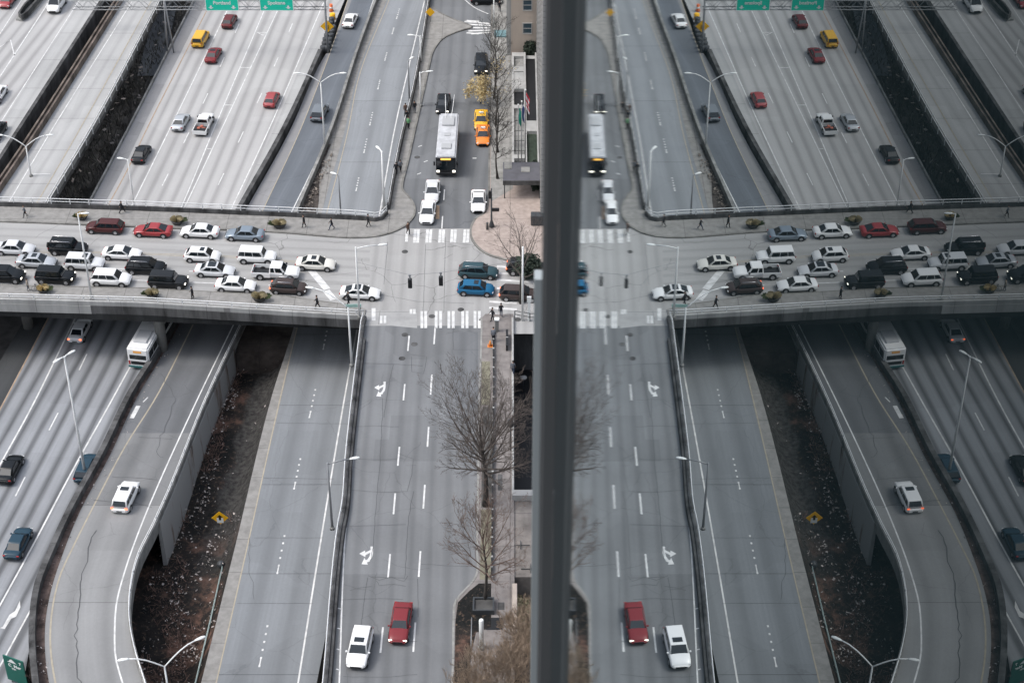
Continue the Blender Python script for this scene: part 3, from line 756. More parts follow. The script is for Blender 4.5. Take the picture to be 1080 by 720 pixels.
tag(link('tar_seams', tar, simple('tar_sealer', (.085,.088,.09), .9)), kind='structure')

# ------------------------------------------------------------------ barriers, walls and rails
JERSEY = [(-.3,0),(.3,0),(.16,.35),(.1,.85),(-.1,.85),(-.16,.35)]
def barrier(name, path, label, mat='conc', prof=JERSEY, cat='barrier'):
    bm = bmesh.new(); sweep(bm, path, prof); o = link(name, bm, M[mat]); tag(o, label, cat); return o
def W(pts, v0, v1, z, dx=0): return [P(*(0,0)) for _ in ()] or track([(x+dx, y) for x, y in pts], v0, v1, z, max(3, int(abs(v1-v0)/10)+1))
barrier('median_barrier', W([(358,0),(348,36),(338,60),(301,140),(257,219)], 58, 262, ZL, -.8), 'dark stained wall between wide freeway and dark slip road', 'conc_dark', [(-.35,0),(.35,0),(.3,1.0),(-.3,1.0)])
barrier('edge_barrier', W(F1_L, VN, 262, ZL, .8), 'thin concrete kerb wall along the left edge of the wide freeway, beside the gap', 'conc', [(-.15,0),(.15,0),(.12,.35),(-.12,.35)])
barrier('edge_barrier', W(RC_R, VN, 262, ZL, -.5), 'concrete barrier on the right edge of the dark slip road', 'conc', [(-.25,0),(.25,0),(.2,.9),(-.2,.9)])
barrier('edge_barrier', W(A_R, VN, 262, ZA, -1.6), 'dark weathered parapet on the right edge of the leftmost elevated deck', 'conc_dark', [(-.3,0),(.3,0),(.25,.9),(-.25,.9)])
barrier('edge_barrier', W(B_L, VN, 262, ZA, 1.6), 'brown stained double parapet on the left side of the narrow elevated ramp', 'conc_brown', [(-.5,0),(.5,0),(.45,.9),(.2,.9),(.2,.5),(-.2,.5),(-.2,.9),(-.45,.9)])
barrier('edge_barrier', W(B_R, VN, 262, ZA, -1.2), 'grey parapet on the right side of the narrow elevated ramp', 'conc', [(-.2,0),(.2,0),(.2,.8),(-.2,.8)])
barrier('median_barrier', track([(x-.5, y) for x, y in rmpL], 290, VS, zr, 60), 'dark curved concrete wall between the lower freeway and the curved ramp', 'conc_dark', [(-.3,-4),(.3,-4),(.3,.85),(-.3,.85)])
def rail_thing(name, path, zs, r, spacing, label, cat='guard rail', h0=0, mat=None, group=None):
    e = empty(name, path[0]); tag(e, label, cat, group); bpy.context.view_layer.update()
    rails(path, zs, r, spacing, e, h0, mat); return e
rail_thing('guard_rail', [p+Vector((.15,0,.0)) for p in W(B_R, VN, 262, ZA)], [1.0,1.5], .05, 3.2, 'white pipe railing on top of the right parapet of the narrow elevated ramp')
# ramp parapet and retaining wall
par = track([(x-.3, y) for x, y in rmpR], 290, VS, zr, 64)
e = empty('ramp_wall', par[0]); tag(e, 'stained concrete retaining wall with parapet along the inner side of the curved ramp', 'wall'); bpy.context.view_layer.update()
bm = bmesh.new(); sweep(bm, par, [(-.15,0),(.15,0),(.15,.75),(-.15,.75)]); world_part('parapet', bm, M['conc'], e)
rails(par, [.85, 1.2], .045, 3.0, e, .7)
i0 = [i for i in range(64) if (290+(VS-290)*i/63) < 560][-1]
m_, t_, b_ = mat_new('streaked_retaining_wall'); L = t_.links.new
geo = N(t_, 'ShaderNodeNewGeometry'); mp = N(t_, 'ShaderNodeMapping'); mp.inputs['Scale'].default_value = (1,1,.12); L(geo.outputs['Position'], mp.inputs[0])
nn = N(t_, 'ShaderNodeTexNoise'); nn.inputs['Scale'].default_value = .55; nn.inputs['Detail'].default_value = 7; nn.inputs['Roughness'].default_value = .7; L(mp.outputs[0], nn.inputs['Vector'])
rp = N(t_, 'ShaderNodeValToRGB'); e_ = rp.color_ramp.elements; e_[0].position = .33; e_[0].color = (.06,.055,.05,1); e_[1].position = .46; e_[1].color = (.38,.38,.37,1)
x_ = e_.new(.38); x_.color = (.20,.15,.12,1); L(nn.outputs[0], rp.inputs[0]); L(rp.outputs[0], b_.inputs['Base Color']); b_.inputs['Roughness'].default_value = .9
M['wall_streak'] = m_
bm = bmesh.new()
rings = []
for p in par[:i0+1]:
    rings.append([bm.verts.new(x) for x in (Vector((p.x-.1,p.y,p.z-.02)), Vector((p.x+.2,p.y+.05,p.z-.02)), Vector((p.x+.35,p.y+.05,ZG-2)), Vector((p.x-.1,p.y,ZG-2)))])
for a, b in zip(rings, rings[1:]):
    for k in range(4): bm.faces.new((a[k], a[(k+1)%4], b[(k+1)%4], b[k]))
bm.faces.new(rings[0]); bm.faces.new(rings[-1][::-1]); bmesh.ops.recalc_face_normals(bm, faces=bm.faces)
world_part('wall_face', bm, M['wall_streak'], e)
for v in (596, 655, 715, 780):
    p = (P(curve_u(rmpR)(v), v, zr(v))*.45 + P(curve_u(rmpL)(v), v, zr(v))*.55)
    bm = bmesh.new(); tube(bm, [(p.x,p.y,ZB), (p.x,p.y,zr(v)-1.05)], .7, 12); o = world_part('support_column', bm, M['conc'], e)
# street parapet, south
sp = [P(384.5,337.5), P(382,346)] + track([(382,346),(366,487),(362,540),(358,560),(343,720)], 360, VS, 0, 50)
e = empty('street_wall', sp[0]); tag(e, 'long concrete wall with steel rail on the left edge of the street, above the express road', 'wall'); bpy.context.view_layer.update()
bm = bmesh.new(); sweep(bm, sp, [(-.25,-8.2),(.15,-8.2),(.15,.6),(-.25,.6)]); world_part('parapet', bm, M['conc_stained'], e)
bm = bmesh.new(); sweep(bm, [p+Vector((.42,0,0)) for p in sp[2:]], [(-.2,0),(.2,0),(.12,.5),(-.12,.5)]); world_part('inner_kerb', bm, M['conc_dark'], e)
rails([p-Vector((.1,0,0)) for p in sp], [.95, 1.15], .05, 2.6, e, .5)
# street parapet, north
np_ = track([(452,5),(445,50),(435.5,100),(421,160),(409.5,222)], -200, 222, 0, 40)
e = empty('street_wall', np_[0]); tag(e, 'dark parapet wall between the express road and the footpath, north of the overpass', 'wall'); bpy.context.view_layer.update()
bm = bmesh.new(); sweep(bm, np_, [(-.25,-8.2),(.25,-8.2),(.2,.8),(-.2,.8)]); world_part('parapet', bm, M['conc_dark'], e)
rails(np_, [1.2], .04, 3.4, e, .8)
# guard rail in the gully
gr = [P(235,597,ZG+.9), P(222,655,ZG+1.1), P(206,722,ZG+1.2), P(186,800,ZG+1.2)]
gr = [Vector((p.x,p.y,p.z)) for p in gr]
e = empty('pipe_rail', gr[0]); tag(e, 'long thin pale green pipe rail lying along the edge of the littered gully', 'pipe rail'); bpy.context.view_layer.update()
rails([p for p in gr], [.0, .25], .05, 3.0, e, -.8, simple('pale_green_steel', (.42,.52,.50), .5))
bm = bmesh.new(); bmesh.ops.create_icosphere(bm, subdivisions=2, radius=.42); bmesh.ops.translate(bm, verts=bm.verts, vec=gr[0]+Vector((-.2,.1,.2))); world_part('end_cap', bm, M['pole_dark'], e)
cc = empty('crash_cushion', P(341,56,ZL)); tag(cc, 'row of dark impact barrels with an orange one at the freeway fork', 'crash cushion'); bpy.context.view_layer.update()
for k in range(9):
    u, v = 341+k*1.25+.3*(k%2), 55-k*4.3
    q = P(u, v, ZL)-cc.location
    for off in ((0,.45) if k < 6 else (0,)):
        bm = bmesh.new(); tube(bm, [(q.x+off*1.4,q.y,0),(q.x+off*1.4,q.y,1.0),(q.x+off*1.4,q.y,1.05)], [.45,.45,.3], 12); link('barrel', bm, M['pole_dark'] if k < 8 else M['sign_yellow'], cc)
e = empty('road_barrel', P(349.5,12,ZL)); tag(e, 'orange marker barrel at the tip of the freeway fork', 'barrel')
bm = bmesh.new(); tube(bm, [(0,0,0),(0,0,.3),(0,0,1.2)], [.4,.3,.26], 12); link('body', bm, simple('orange_barrel', (.7,.16,.05), .6), e); bm = bmesh.new(); tube(bm, [(0,0,.55),(0,0,.8)], .31, 12); link('band', bm, M['sign_white'], e)
# concrete nose island on the leftmost deck, crash cushion at the fork
ni = [(17,22),(22,15),(45,-8),(52,-8),(40,8),(24,23)]
bm = bmesh.new(); prism(bm, [(P(a,b,ZA).x, P(a,b,ZA).y) for a, b in ni], ZA, ZA+.3)
o = link('traffic_island', bm, M['conc']); tag(o, 'long hollow concrete nose island on the leftmost deck', 'traffic island')
barrier('island_wall', [P(44,-8,ZA+.3), P(27,9,ZA+.3), P(21,18,ZA+.3), P(23,21,ZA+.3), P(29,17,ZA+.3), P(50,-8,ZA+.3)], 'dark looped barrier standing on the nose island of the leftmost deck', 'conc_dark', [(-.18,0),(.18,0),(.15,.8),(-.15,.8)])
# low walls by the courtyard on the right
def bx(name, x0,x1,y0,y1,z0,z1, mat, label, cat):
    bm = bmesh.new(); box(bm, x0,x1,y0,y1,z0,z1); bmesh.ops.bevel(bm, geom=list(bm.edges), offset=.03, segments=1, affect='EDGES'); o = link(name, bm, M[mat]); tag(o, label, cat); return o
bx('courtyard_wall', XP-.22, XP, pit1[0]+.35, pit1[1], -7, .45, 'conc_light', 'low pale wall between the sidewalk and the dark sunken courtyard', 'wall')
bx('courtyard_wall', XP-.25, 7, pit1[0]-.9, pit1[0], -.02, .75, 'stone', 'short pale cross wall closing the near end of the dark sunken courtyard', 'wall')
bx('garden_wall', XP-.2, XP+.25, P(0,676).y, P(0,622).y, -5, .9, 'beige', 'beige low wall beside the planted pit near the bottom of the picture', 'wall')
bx('vent_box', XP+.4, XP+3, P(0,700).y, P(0,612).y-5, -5, -4.2, 'conc_dark', 'dark low service box at the bottom of the planted pit', 'service box')
for (u, v) in ((543.5,575),(554,600)):
    bm = bmesh.new(); box(bm, -.9, .9, -.04, .04, 0, .08); box(bm, -.04, .04, -.6, .6, .09, .15); p = P(u, v); o = link('roof_rail', bm, M['conc_dark']); o.location = (p.x+.5, p.y, 0)
    tag(o, 'small dark cross shaped roof fitting on the pale terrace' , 'roof fitting', 'roof fittings on the pale terrace')

# ------------------------------------------------------------------ lamps, signals and signs
def lamp_head(par, loc, ang, mat='pole'):
    bm = bmesh.new(); tube(bm, [(-.1,0,0),(.15,0,.03),(.55,0,.02),(.85,0,-.02),(.95,0,-.04)], [.08,.15,.19,.14,.04], 8)
    bmesh.ops.scale(bm, verts=bm.verts, vec=(1,1,.55)); o = link('lamp_head', bm, M['sign_white'], par, True); o.location = loc; o.rotation_euler = (0,0,ang)
def lamp(loc, h, arms, label, r=.11, mat='pole', group=None, base=True, curve=True, name='street_lamp'):
    """arms: list of (direction angle, reach)"""
    e = empty(name, loc); tag(e, label, 'street lamp', group)
    bm = bmesh.new(); tube(bm, [(0,0,0),(0,0,h*.5),(0,0,h)], [r*1.25,r,r*.7], 8); link('pole', bm, M[mat], e)
    if base:
        bm = bmesh.new(); cyl(bm, (0,0,.15), r*2.4, .3, seg=8, r2=r*1.8); link('base', bm, M['conc'], e)
    for a, L_ in arms:
        d = Vector((math.cos(a), math.sin(a), 0)); bm = bmesh.new()
        if curve: pts = [Vector((0,0,h-.05))+d*L_*t+Vector((0,0,1.5*math.sin(t*math.pi/2)*(L_/3))) for t in (0,.12,.3,.5,.75,1)]
        else: pts = [Vector((0,0,h-.2)), Vector((0,0,h-.1))+d*L_*.5+Vector((0,0,.1)), Vector((0,0,h))+d*L_]
        tube(bm, pts, [r*.6]*len(pts), 6); link('arm', bm, M[mat], e); lamp_head(e, pts[-1], a)
    return e
lamp(P(33,186,ZA), 4.6, [(R(172),2.9),(R(8),2.9)], 'double armed white lamp on the narrow elevated ramp at far left')
lamp(P(343,158,ZL), 10.6, [(R(176),2.7),(R(4),2.7)], 'double armed white lamp between slip road and express road')
lamp(P(143,226,ZL), 8.4, [(R(165),.6)], 'thin white lamp beside the freeway just behind the overpass railing', curve=False)
lamp(P(97,318,0)+Vector((0,.1,.3)), 11.6, [(R(5),.35)], 'tall white lamp on the south parapet of the overpass, in front of the white cars', curve=False)
lamp(P(91,506,ZL), 16.6, [(R(230),.5),(R(50),.5)], 'very tall mast lamp with two heads rising from the lower freeway', r=.13, curve=False)
lamp(P(189,800,ZG), 12.2, [(R(190),3.0),(R(32),3.2)], 'double armed white lamp rising from the littered gully at the bottom')
lamp(P(354,560,0)+Vector((-.3,0,.3)), 8.4, [(R(15),2.2)], 'single armed grey lamp on the street wall, halfway down the long street', mat='steel', curve=False)
lamp(P(374,388,0)+Vector((-.3,0,.3)), 7.8, [(R(165),3.8)], 'curved lamp reaching left over the overpass corner', curve=True)
lamp(P(379.5,337.5,0)+Vector((0,0,.3)), 9.6, [(R(10),2.6)], 'white signal and lamp pole at the south end of the overpass', curve=False)
lamp(P(405.5,223,0)+Vector((0,.2,.3)), 8.2, [(R(120),.6)], 'thick white pole lamp at the corner of the footpath, north of the overpass', r=.14, curve=False)
lamp(P(361,250,ZL), 9.4, [(R(150),.3)], 'thin grey lamp on the express road behind the overpass railing', mat='steel', curve=False)
lamp(P(432,112,0), 6.9, [(R(60),.5)], 'grey lamp beside the standing group on the footpath', mat='steel', curve=False)
lamp(P(444,112,0), 5.2, [(R(10),.9)], 'small white lamp beside the footpath, left of the grey bus', curve=False)
lamp(P(444,66,0), 4.2, [(R(170),.9)], 'small white lamp near the tip of the triangular island', curve=False)
lamp(P(521,30,0), 6.0, [(R(170),1.2)], 'slim white lamp on the sidewalk by the far crossing', curve=False)
# black ornamental post with walk signal at the plaza corner
e = empty('signal_pole', P(518.5,240)); tag(e, 'black signal post with flared base on the plaza corner', 'signal pole')
bm = bmesh.new(); tube(bm, [(0,0,0),(0,0,.5),(0,0,1.1),(0,0,5.6)], [.42,.3,.12,.08], 10); link('post', bm, M['pole_dark'], e)
bm = bmesh.new(); box(bm, .1,.95,-.15,.15,1.9+.5,2.75+.0); link('walk_signal', bm, M['black'], e)
bm = bmesh.new(); box(bm, -.35,.0,-.15,.15,4.2,5.2); link('signal_head', bm, M['black'], e)
e = empty('bollard', P(514,243)); tag(e, 'short black push button post beside the plaza corner signal', 'bollard')
bm = bmesh.new(); tube(bm, [(0,0,.0),(0,0,.9),(0,0,1.1)], [.16,.13,.16], 8); link('post', bm, M['pole_dark'], e)
e = empty('signal_pole', P(551,338)); tag(e, 'tall pale signal pole behind the bare corner tree', 'signal pole')
bm = bmesh.new(); tube(bm, [(0,0,0),(0,0,10)], [.14,.1], 8); link('post', bm, M['pole'], e)
bm = bmesh.new(); box(bm, .6,.9,-.1,.1,0,2.6); box(bm, .5,1.0,-.12,.12,2.6,3.3); link('sign_panel', bm, M['sign_white'], e)
# signals hung on a span wire
wz = 6.4
for u, v, lb in ((432.5,298.5,'black traffic signal hanging over the junction, left of the pair'), (465,296,'black traffic signal hanging over the junction, right of the pair')):
    p = P(u, v, wz-.6); e = empty('traffic_signal', p); tag(e, lb, 'traffic signal')
    bm = bmesh.new(); box(bm, -.23,.23,-.2,.2,-.6,.55); bmesh.ops.bevel(bm, geom=list(bm.edges), offset=.04, segments=1, affect='EDGES'); link('housing', bm, M['black'], e)
    for k in range(3):
        bm = bmesh.new(); tube(bm, [(0,.2,-.38+k*.36),(0,.42,-.40+k*.36)], [.15,.16], 10); link('visor', bm, M['black'], e)
    bm = bmesh.new(); box(bm, -.07,.07,-.07,.07,.55,.95); box(bm, -.13,.13,-.1,.1,.95,1.15); link('hanger', bm, M['steel'], e)
a, b = P(379.5,337.5)+Vector((0,0,7.9)), P(551,338)+Vector((0,0,8.2)); q0, q1 = P(432.5,298.5,wz-.6)+Vector((0,0,1.1)), P(465,296,wz-.6)+Vector((0,0,1.1))
bm = bmesh.new(); tube(bm, [a, q0, q1, b], .018, 4); o = link('span_wire', bm, M['steel']); tag(o, 'thin grey wire carrying the two hanging traffic signals', 'wire')

def text_mesh(s, size, name='lettering'):
    c = bpy.data.curves.new(name, 'FONT'); c.body = s; c.size = size; c.align_x = 'CENTER'; c.align_y = 'CENTER'; c.extrude = .01; c.offset = .025*size
    o = bpy.data.objects.new(name, c); COL.objects.link(o); dg = bpy.context.evaluated_depsgraph_get(); dg.update()
    me = bpy.data.meshes.new_from_object(o.evaluated_get(dg)); bpy.data.objects.remove(o); bpy.data.curves.remove(c)
    return me
def text_obj(s, size, loc, mat, par):
    me = text_mesh(s, size); me.materials.clear(); me.materials.append(mat)
    o = bpy.data.objects.new('lettering', me); COL.objects.link(o); o.parent = par; o.location = loc; o.rotation_euler = (R(90), 0, 0); return o
# gantry with two green signs
gb = P(346,56,ZL); gl = P(180,50,ZL-1)
Yg = gb.y
gan = empty('sign_gantry', (gb.x, Yg, ZL)); tag(gan, 'grey steel truss gantry spanning the wide freeway at the top', 'sign gantry')
x0 = -(gb.x - P(180,56,ZL).x)
bm = bmesh.new(); tube(bm, [(0,0,0),(0,0,9.3)], .16, 8); link('post', bm, M['steel'], gan)
for dy in (-.7,.7):
    bm = bmesh.new(); tube(bm, [(x0+dy*.8,0,-1),(x0,0,9.6)], .13, 8); link('post', bm, M['steel'], gan)
bm = bmesh.new()
for y in (-.55,.55):
    for z in (7.5,9.0): tube(bm, [(x0-14,y,z),(.3,y,z)], .07, 5)
n = 30
for k in range(n):
    xa, xb = x0-14+(14-x0)*k/n, x0-14+(14-x0)*(k+1)/n
    for y in (-.55,.55): tube(bm, [(xa,y,7.5 if k%2 else 9.0),(xb,y,9.0 if k%2 else 7.5)], .035, 4)
    tube(bm, [(xa,-.55,7.5),(xb,.55,7.5)], .03, 4)
link('truss', bm, M['steel'], gan)
for u0, u1, l1, l2, lb in ((217.3,252.3,'Tacoma','Portland','bright green overhead sign reading Portland, left of the pair'), (274.5,310,'Bellevue','Spokane','bright green overhead sign reading Spokane, right of the pair')):
    zb = 6.4
    for _ in range(1):
        z_w = ZL+zb
        # find x on the gantry plane at sign bottom
        b_ = (CY-11.5)/FPX; d0 = Vector(((u0-CX)/FPX, CT+b_*ST, -ST+b_*CT)); t0 = (Yg-.75)/d0.y; zz = CAM_H+d0.z*t0
        xa, xb = d0.x*t0, (u1-CX)/FPX*t0
    wd = xb-xa; hh = 3.6
    e = empty('highway_sign', ((xa+xb)/2, Yg-.78, zz)); tag(e, lb, 'road sign', 'green overhead signs on the gantry')
    bm = bmesh.new(); box(bm, -wd/2, wd/2, -.04, .04, 0, hh); link('panel', bm, M['sign_green'], e)
    bm = bmesh.new()
    for (a0,a1,c0,c1) in ((-wd/2,wd/2,0,.1),(-wd/2,wd/2,hh-.1,hh),(-wd/2,-wd/2+.1,.1,hh-.1),(wd/2-.1,wd/2,.1,hh-.1)): box(bm, a0,a1,-.055,-.042,c0,c1)
    link('border', bm, M['sign_white'], e)
    text_obj(l2, .78, (0,-.05,1.30), M['sign_white'], e); text_obj(l1, .78, (0,-.05,2.25), M['sign_white'], e)
    for s in (-1,1):
        bm = bmesh.new(); x = s*wd*.34
        vs_ = [bm.verts.new((x+a_, -.05, c_)) for a_, c_ in ((-.42,.58),(0,.28),(.42,.58),(.14,.58),(.14,.86),(-.14,.86),(-.14,.58))]
        bm.faces.new(vs_); link('arrow', bm, M['sign_white'], e)
def diamond_sign(loc, h, s, face, label, arrow=True, mat='sign_yellow', yaw=0):
    e = empty('warning_sign', loc, yaw); tag(e, label, 'warning sign')
    bm = bmesh.new(); tube(bm, [(0,.05,0),(0,.05,h)], .05, 6); link('post', bm, M['steel'], e)
    bm = bmesh.new(); box(bm, -s/2,s/2,-.02,.02,-s/2,s/2, M=Matrix.Translation((0,-.03,h))@Matrix.Rotation(R(45),4,'Y')); link('panel', bm, M['sign_yellow'], e)
    if face == 'arrow':
        bm = bmesh.new(); k = s*.24
        vs_ = [bm.verts.new((a_*k, -.065, h+c_*k)) for a_, c_ in ((-1.1,.3),(0,1.5),(1.1,.3),(.4,.3),(.4,-1),(-.4,-1),(-.4,.3))]
        bm.faces.new(vs_); link('arrow', bm, M['black'], e)
        bm = bmesh.new(); box(bm, -s*.28,s*.28,-.062,-.055,h-s*.55,h-s*.0); link('lower_plate', bm, M['sign_white'], e)
    elif face == 'split':
        for sx in (-1,1):
            bm = bmesh.new(); tube(bm, [(sx*s*.12,-.06,h-s*.3),(sx*s*.12,-.06,h+s*.18)], .06, 4); link('arrow', bm, M['black'], e)
    return e
diamond_sign(P(234,562,ZG+.4), 2.2, 1.25, 'arrow', 'yellow diamond arrow sign standing in the littered gully')
diamond_sign(P(346,44,ZL), 2.6, 1.5, 'split', 'yellow diamond sign at the fork of the freeway and slip road')
diamond_sign(P(454,24,0), 1.7, 1.0, '', 'small yellow sign at the top corner of the triangular island')
# big dark green exit sign, bottom left
p = P(22,722,ZL)
e = empty('exit_sign', (P(22,715,ZL).x, p.y, ZL), R(-24)); tag(e, 'big dark green exit sign with white lettering at the bottom left corner', 'road sign')
bm = bmesh.new(); box(bm, -1.15,1.15,-.05,.05,.4,3.6); link('panel', bm, M['sign_green_dark'], e)
bm = bmesh.new()
bm.faces.new([bm.verts.new((a_,-.06,c_)) for a_, c_ in ((-.75,2.95),(-.3,2.95),(.35,2.95),(.1,3.2),(-.15,3.4),(-.35,3.35),(-.5,3.1))]); link('emblem', bm, M['sign_white'], e)
text_obj('7', .45, (.75,-.06,3.12), M['sign_white'], e); text_obj('C  Mer', .5, (.05,-.06,2.55), M['sign_white'], e); text_obj('VIA', .3, (-.1,-.06,2.15), M['sign_white'], e)
for sx in (-.8,.8):
    bm = bmesh.new(); tube(bm, [(sx,.12,0),(sx,.12,3.4)], .07, 6); link('post', bm, M['steel'], e)
bm = bmesh.new(); box(bm, -2.0,2.0,-.3,.3,0,.25); bmesh.ops.bevel(bm, geom=list(bm.edges), offset=.05, segments=1, affect='EDGES')
q = P(316,720,ZL); 
e = empty('highway_sign', (P(316,722,0).x, P(316,722,0).y, 0)); tag(e, 'pale top edge of a sign at the bottom, beside the street wall', 'road sign'); bm.free()
bm = bmesh.new(); box(bm, -1.5,1.6,-.06,.06,-3,.1); link('panel', bm, M['pole'], e)
bm = bmesh.new(); tube(bm, [(0,.15,-8),(0,.15,0)], .12, 6); link('post', bm, M['steel'], e)

# ------------------------------------------------------------------ vehicles
def paint(name, col, rough=.35, metal=.0): return simple(name, col, rough if max(col) > .3 else .22, metal, coat=.5 if max(col) > .3 else 0, spec=.5 if max(col) > .3 else .3)
PAINT = dict(white=paint('white_car_paint', (.84,.84,.83)), cream=paint('cream_car_paint', (.72,.70,.64)), silver=paint('silver_car_paint', (.50,.52,.54), .3, .3),
    pearl=paint('pearl_car_paint', (.66,.67,.68)), grey=paint('grey_car_paint', (.18,.20,.22)), slate=paint('slate_blue_paint', (.24,.29,.34), .3, .3), black=paint('black_car_paint', (.006,.008,.010)),
    dark=paint('dark_car_paint', (.014,.016,.018)), red=paint('red_car_paint', (.32,.022,.026)), maroon=paint('maroon_car_paint', (.13,.025,.028)), wine=paint('wine_car_paint', (.075,.022,.022)),
    brightred=paint('faded_red_paint', (.36,.05,.055)), blue=paint('blue_car_paint', (.015,.12,.24)), teal=paint('dark_teal_paint', (.035,.075,.09)), navy=paint('navy_car_paint', (.02,.05,.075)),
    yellow=paint('taxi_yellow_paint', (.80,.44,.015)), orange=paint('taxi_orange_paint', (.85,.24,.02)), brown=paint('brown_car_paint', (.06,.045,.042)), olive=paint('tan_paint', (.4,.36,.3)),
    red2=paint('dusky_red_paint',(.20,.03,.035)))
SPEC = dict(  # L, W, H, belt, hood_f, hood_r, trunk, xwb, xwt, xrt, xrb (fractions from rear 0 to front 1), panes, clearance
    sedan=(4.8,1.86,1.46,.88,.66,.90,.98,.75,.575,.32,.12,2),
    coupe=(4.75,1.88,1.38,.86,.64,.88,.96,.74,.55,.34,.07,2),
    hatch=(4.35,1.80,1.52,.92,.70,.95,1.0,.79,.62,.18,.03,2),
    suv=(4.75,1.94,1.72,1.04,.86,1.10,1.08,.77,.62,.12,.015,3),
    boxy=(4.65,1.88,1.80,1.06,.95,1.10,1.10,.73,.65,.07,.012,3),
    wagon=(4.75,1.84,1.56,.94,.74,.98,1.0,.76,.61,.13,.015,3),
    minivan=(4.9,1.95,1.76,1.02,.80,1.05,1.08,.84,.66,.07,.01,3),
    van=(5.2,2.0,2.1,1.2,.95,1.25,1.2,.84,.72,.03,.01,2),
    oldsedan=(5.0,1.84,1.40,.88,.72,.90,.95,.73,.59,.29,.15,2))
def loft(bm, stations, mi=0):
    rings = []
    for x, wv, zb, zs, cr in stations:
        half = [(0,zb),(wv*.84,zb),(wv*.96,zb+.10),(wv,zb+(zs-zb)*.45),(wv*.985,zs-.16),(wv*.93,zs-.05),(wv*.80,zs),(wv*.42,zs+cr*.8),(0,zs+cr)]
        ring = [bm.verts.new((x, y, z)) for y, z in half] + [bm.verts.new((x, -y, z)) for y, z in half[-2:0:-1]]
        rings.append(ring)
    n = len(rings[0])
    for a, b in zip(rings, rings[1:]):
        for k in range(n): f = bm.faces.new((a[k], a[(k+1)%n], b[(k+1)%n], b[k])); f.smooth = True; f.material_index = mi
    bm.faces.new(rings[0]); bm.faces.new(rings[-1][::-1])
def lerp3(c, s, t): # c: 4 corners (bl, br, tr, tl)
    return c[0].lerp(c[1], s).lerp(c[3].lerp(c[2], s), t)
def pane(bm, c, s0, s1, t0, t1, off=.012, cut=0):
    q = [lerp3(c, s0, t0), lerp3(c, s1, t0), lerp3(c, s1-cut, t1), lerp3(c, s0+max(0,-cut), t1)]
    nrm = (q[1]-q[0]).cross(q[3]-q[0]).normalized()
    f = bm.faces.new([bm.verts.new(p+nrm*off) for p in q]); return nrm
def make_wheel(par, x, y, r=.33, wd=.22):
    s = 1 if y > 0 else -1
    bm = bmesh.new(); tube(bm, [(0,-wd/2,0),(0,-wd/2+.03,0),(0,wd/2-.03,0),(0,wd/2,0)], [r*.9,r,r,r*.9], 18)
    wh = link('wheel', bm, M['tyre'], par); wh.location = (x, y, r)
    bm = bmesh.new(); cyl(bm, (0, s*(wd/2+.004), 0), r*.62, .02, 'Y', 14)
    link('rim', bm, M['rim'], wh)
def headlamps(par, L, W, z, lit_f, lit_r, rz=None, sx=.62):
    for s in (-1,1):
        bm = bmesh.new(); box(bm, -.1,.03,-.17,.17,-.07,.08); bmesh.ops.bevel(bm, geom=list(bm.edges), offset=.03, segments=1, affect='EDGES')
        o = link('headlight', bm, M['lamp_on'] if lit_f else M['lamp_clear'], par); o.location = (L/2-.12, s*W/2*.72, z)
        bm = bmesh.new(); box(bm, -.03,.1,-.15,.15,-.08,.08); bmesh.ops.bevel(bm, geom=list(bm.edges), offset=.025, segments=1, affect='EDGES')
        o = link('tail_light', bm, M['brake_on'] if lit_r else M['lamp_red'], par); o.location = (-L/2+.06, s*W/2*.76, rz or z+.12)
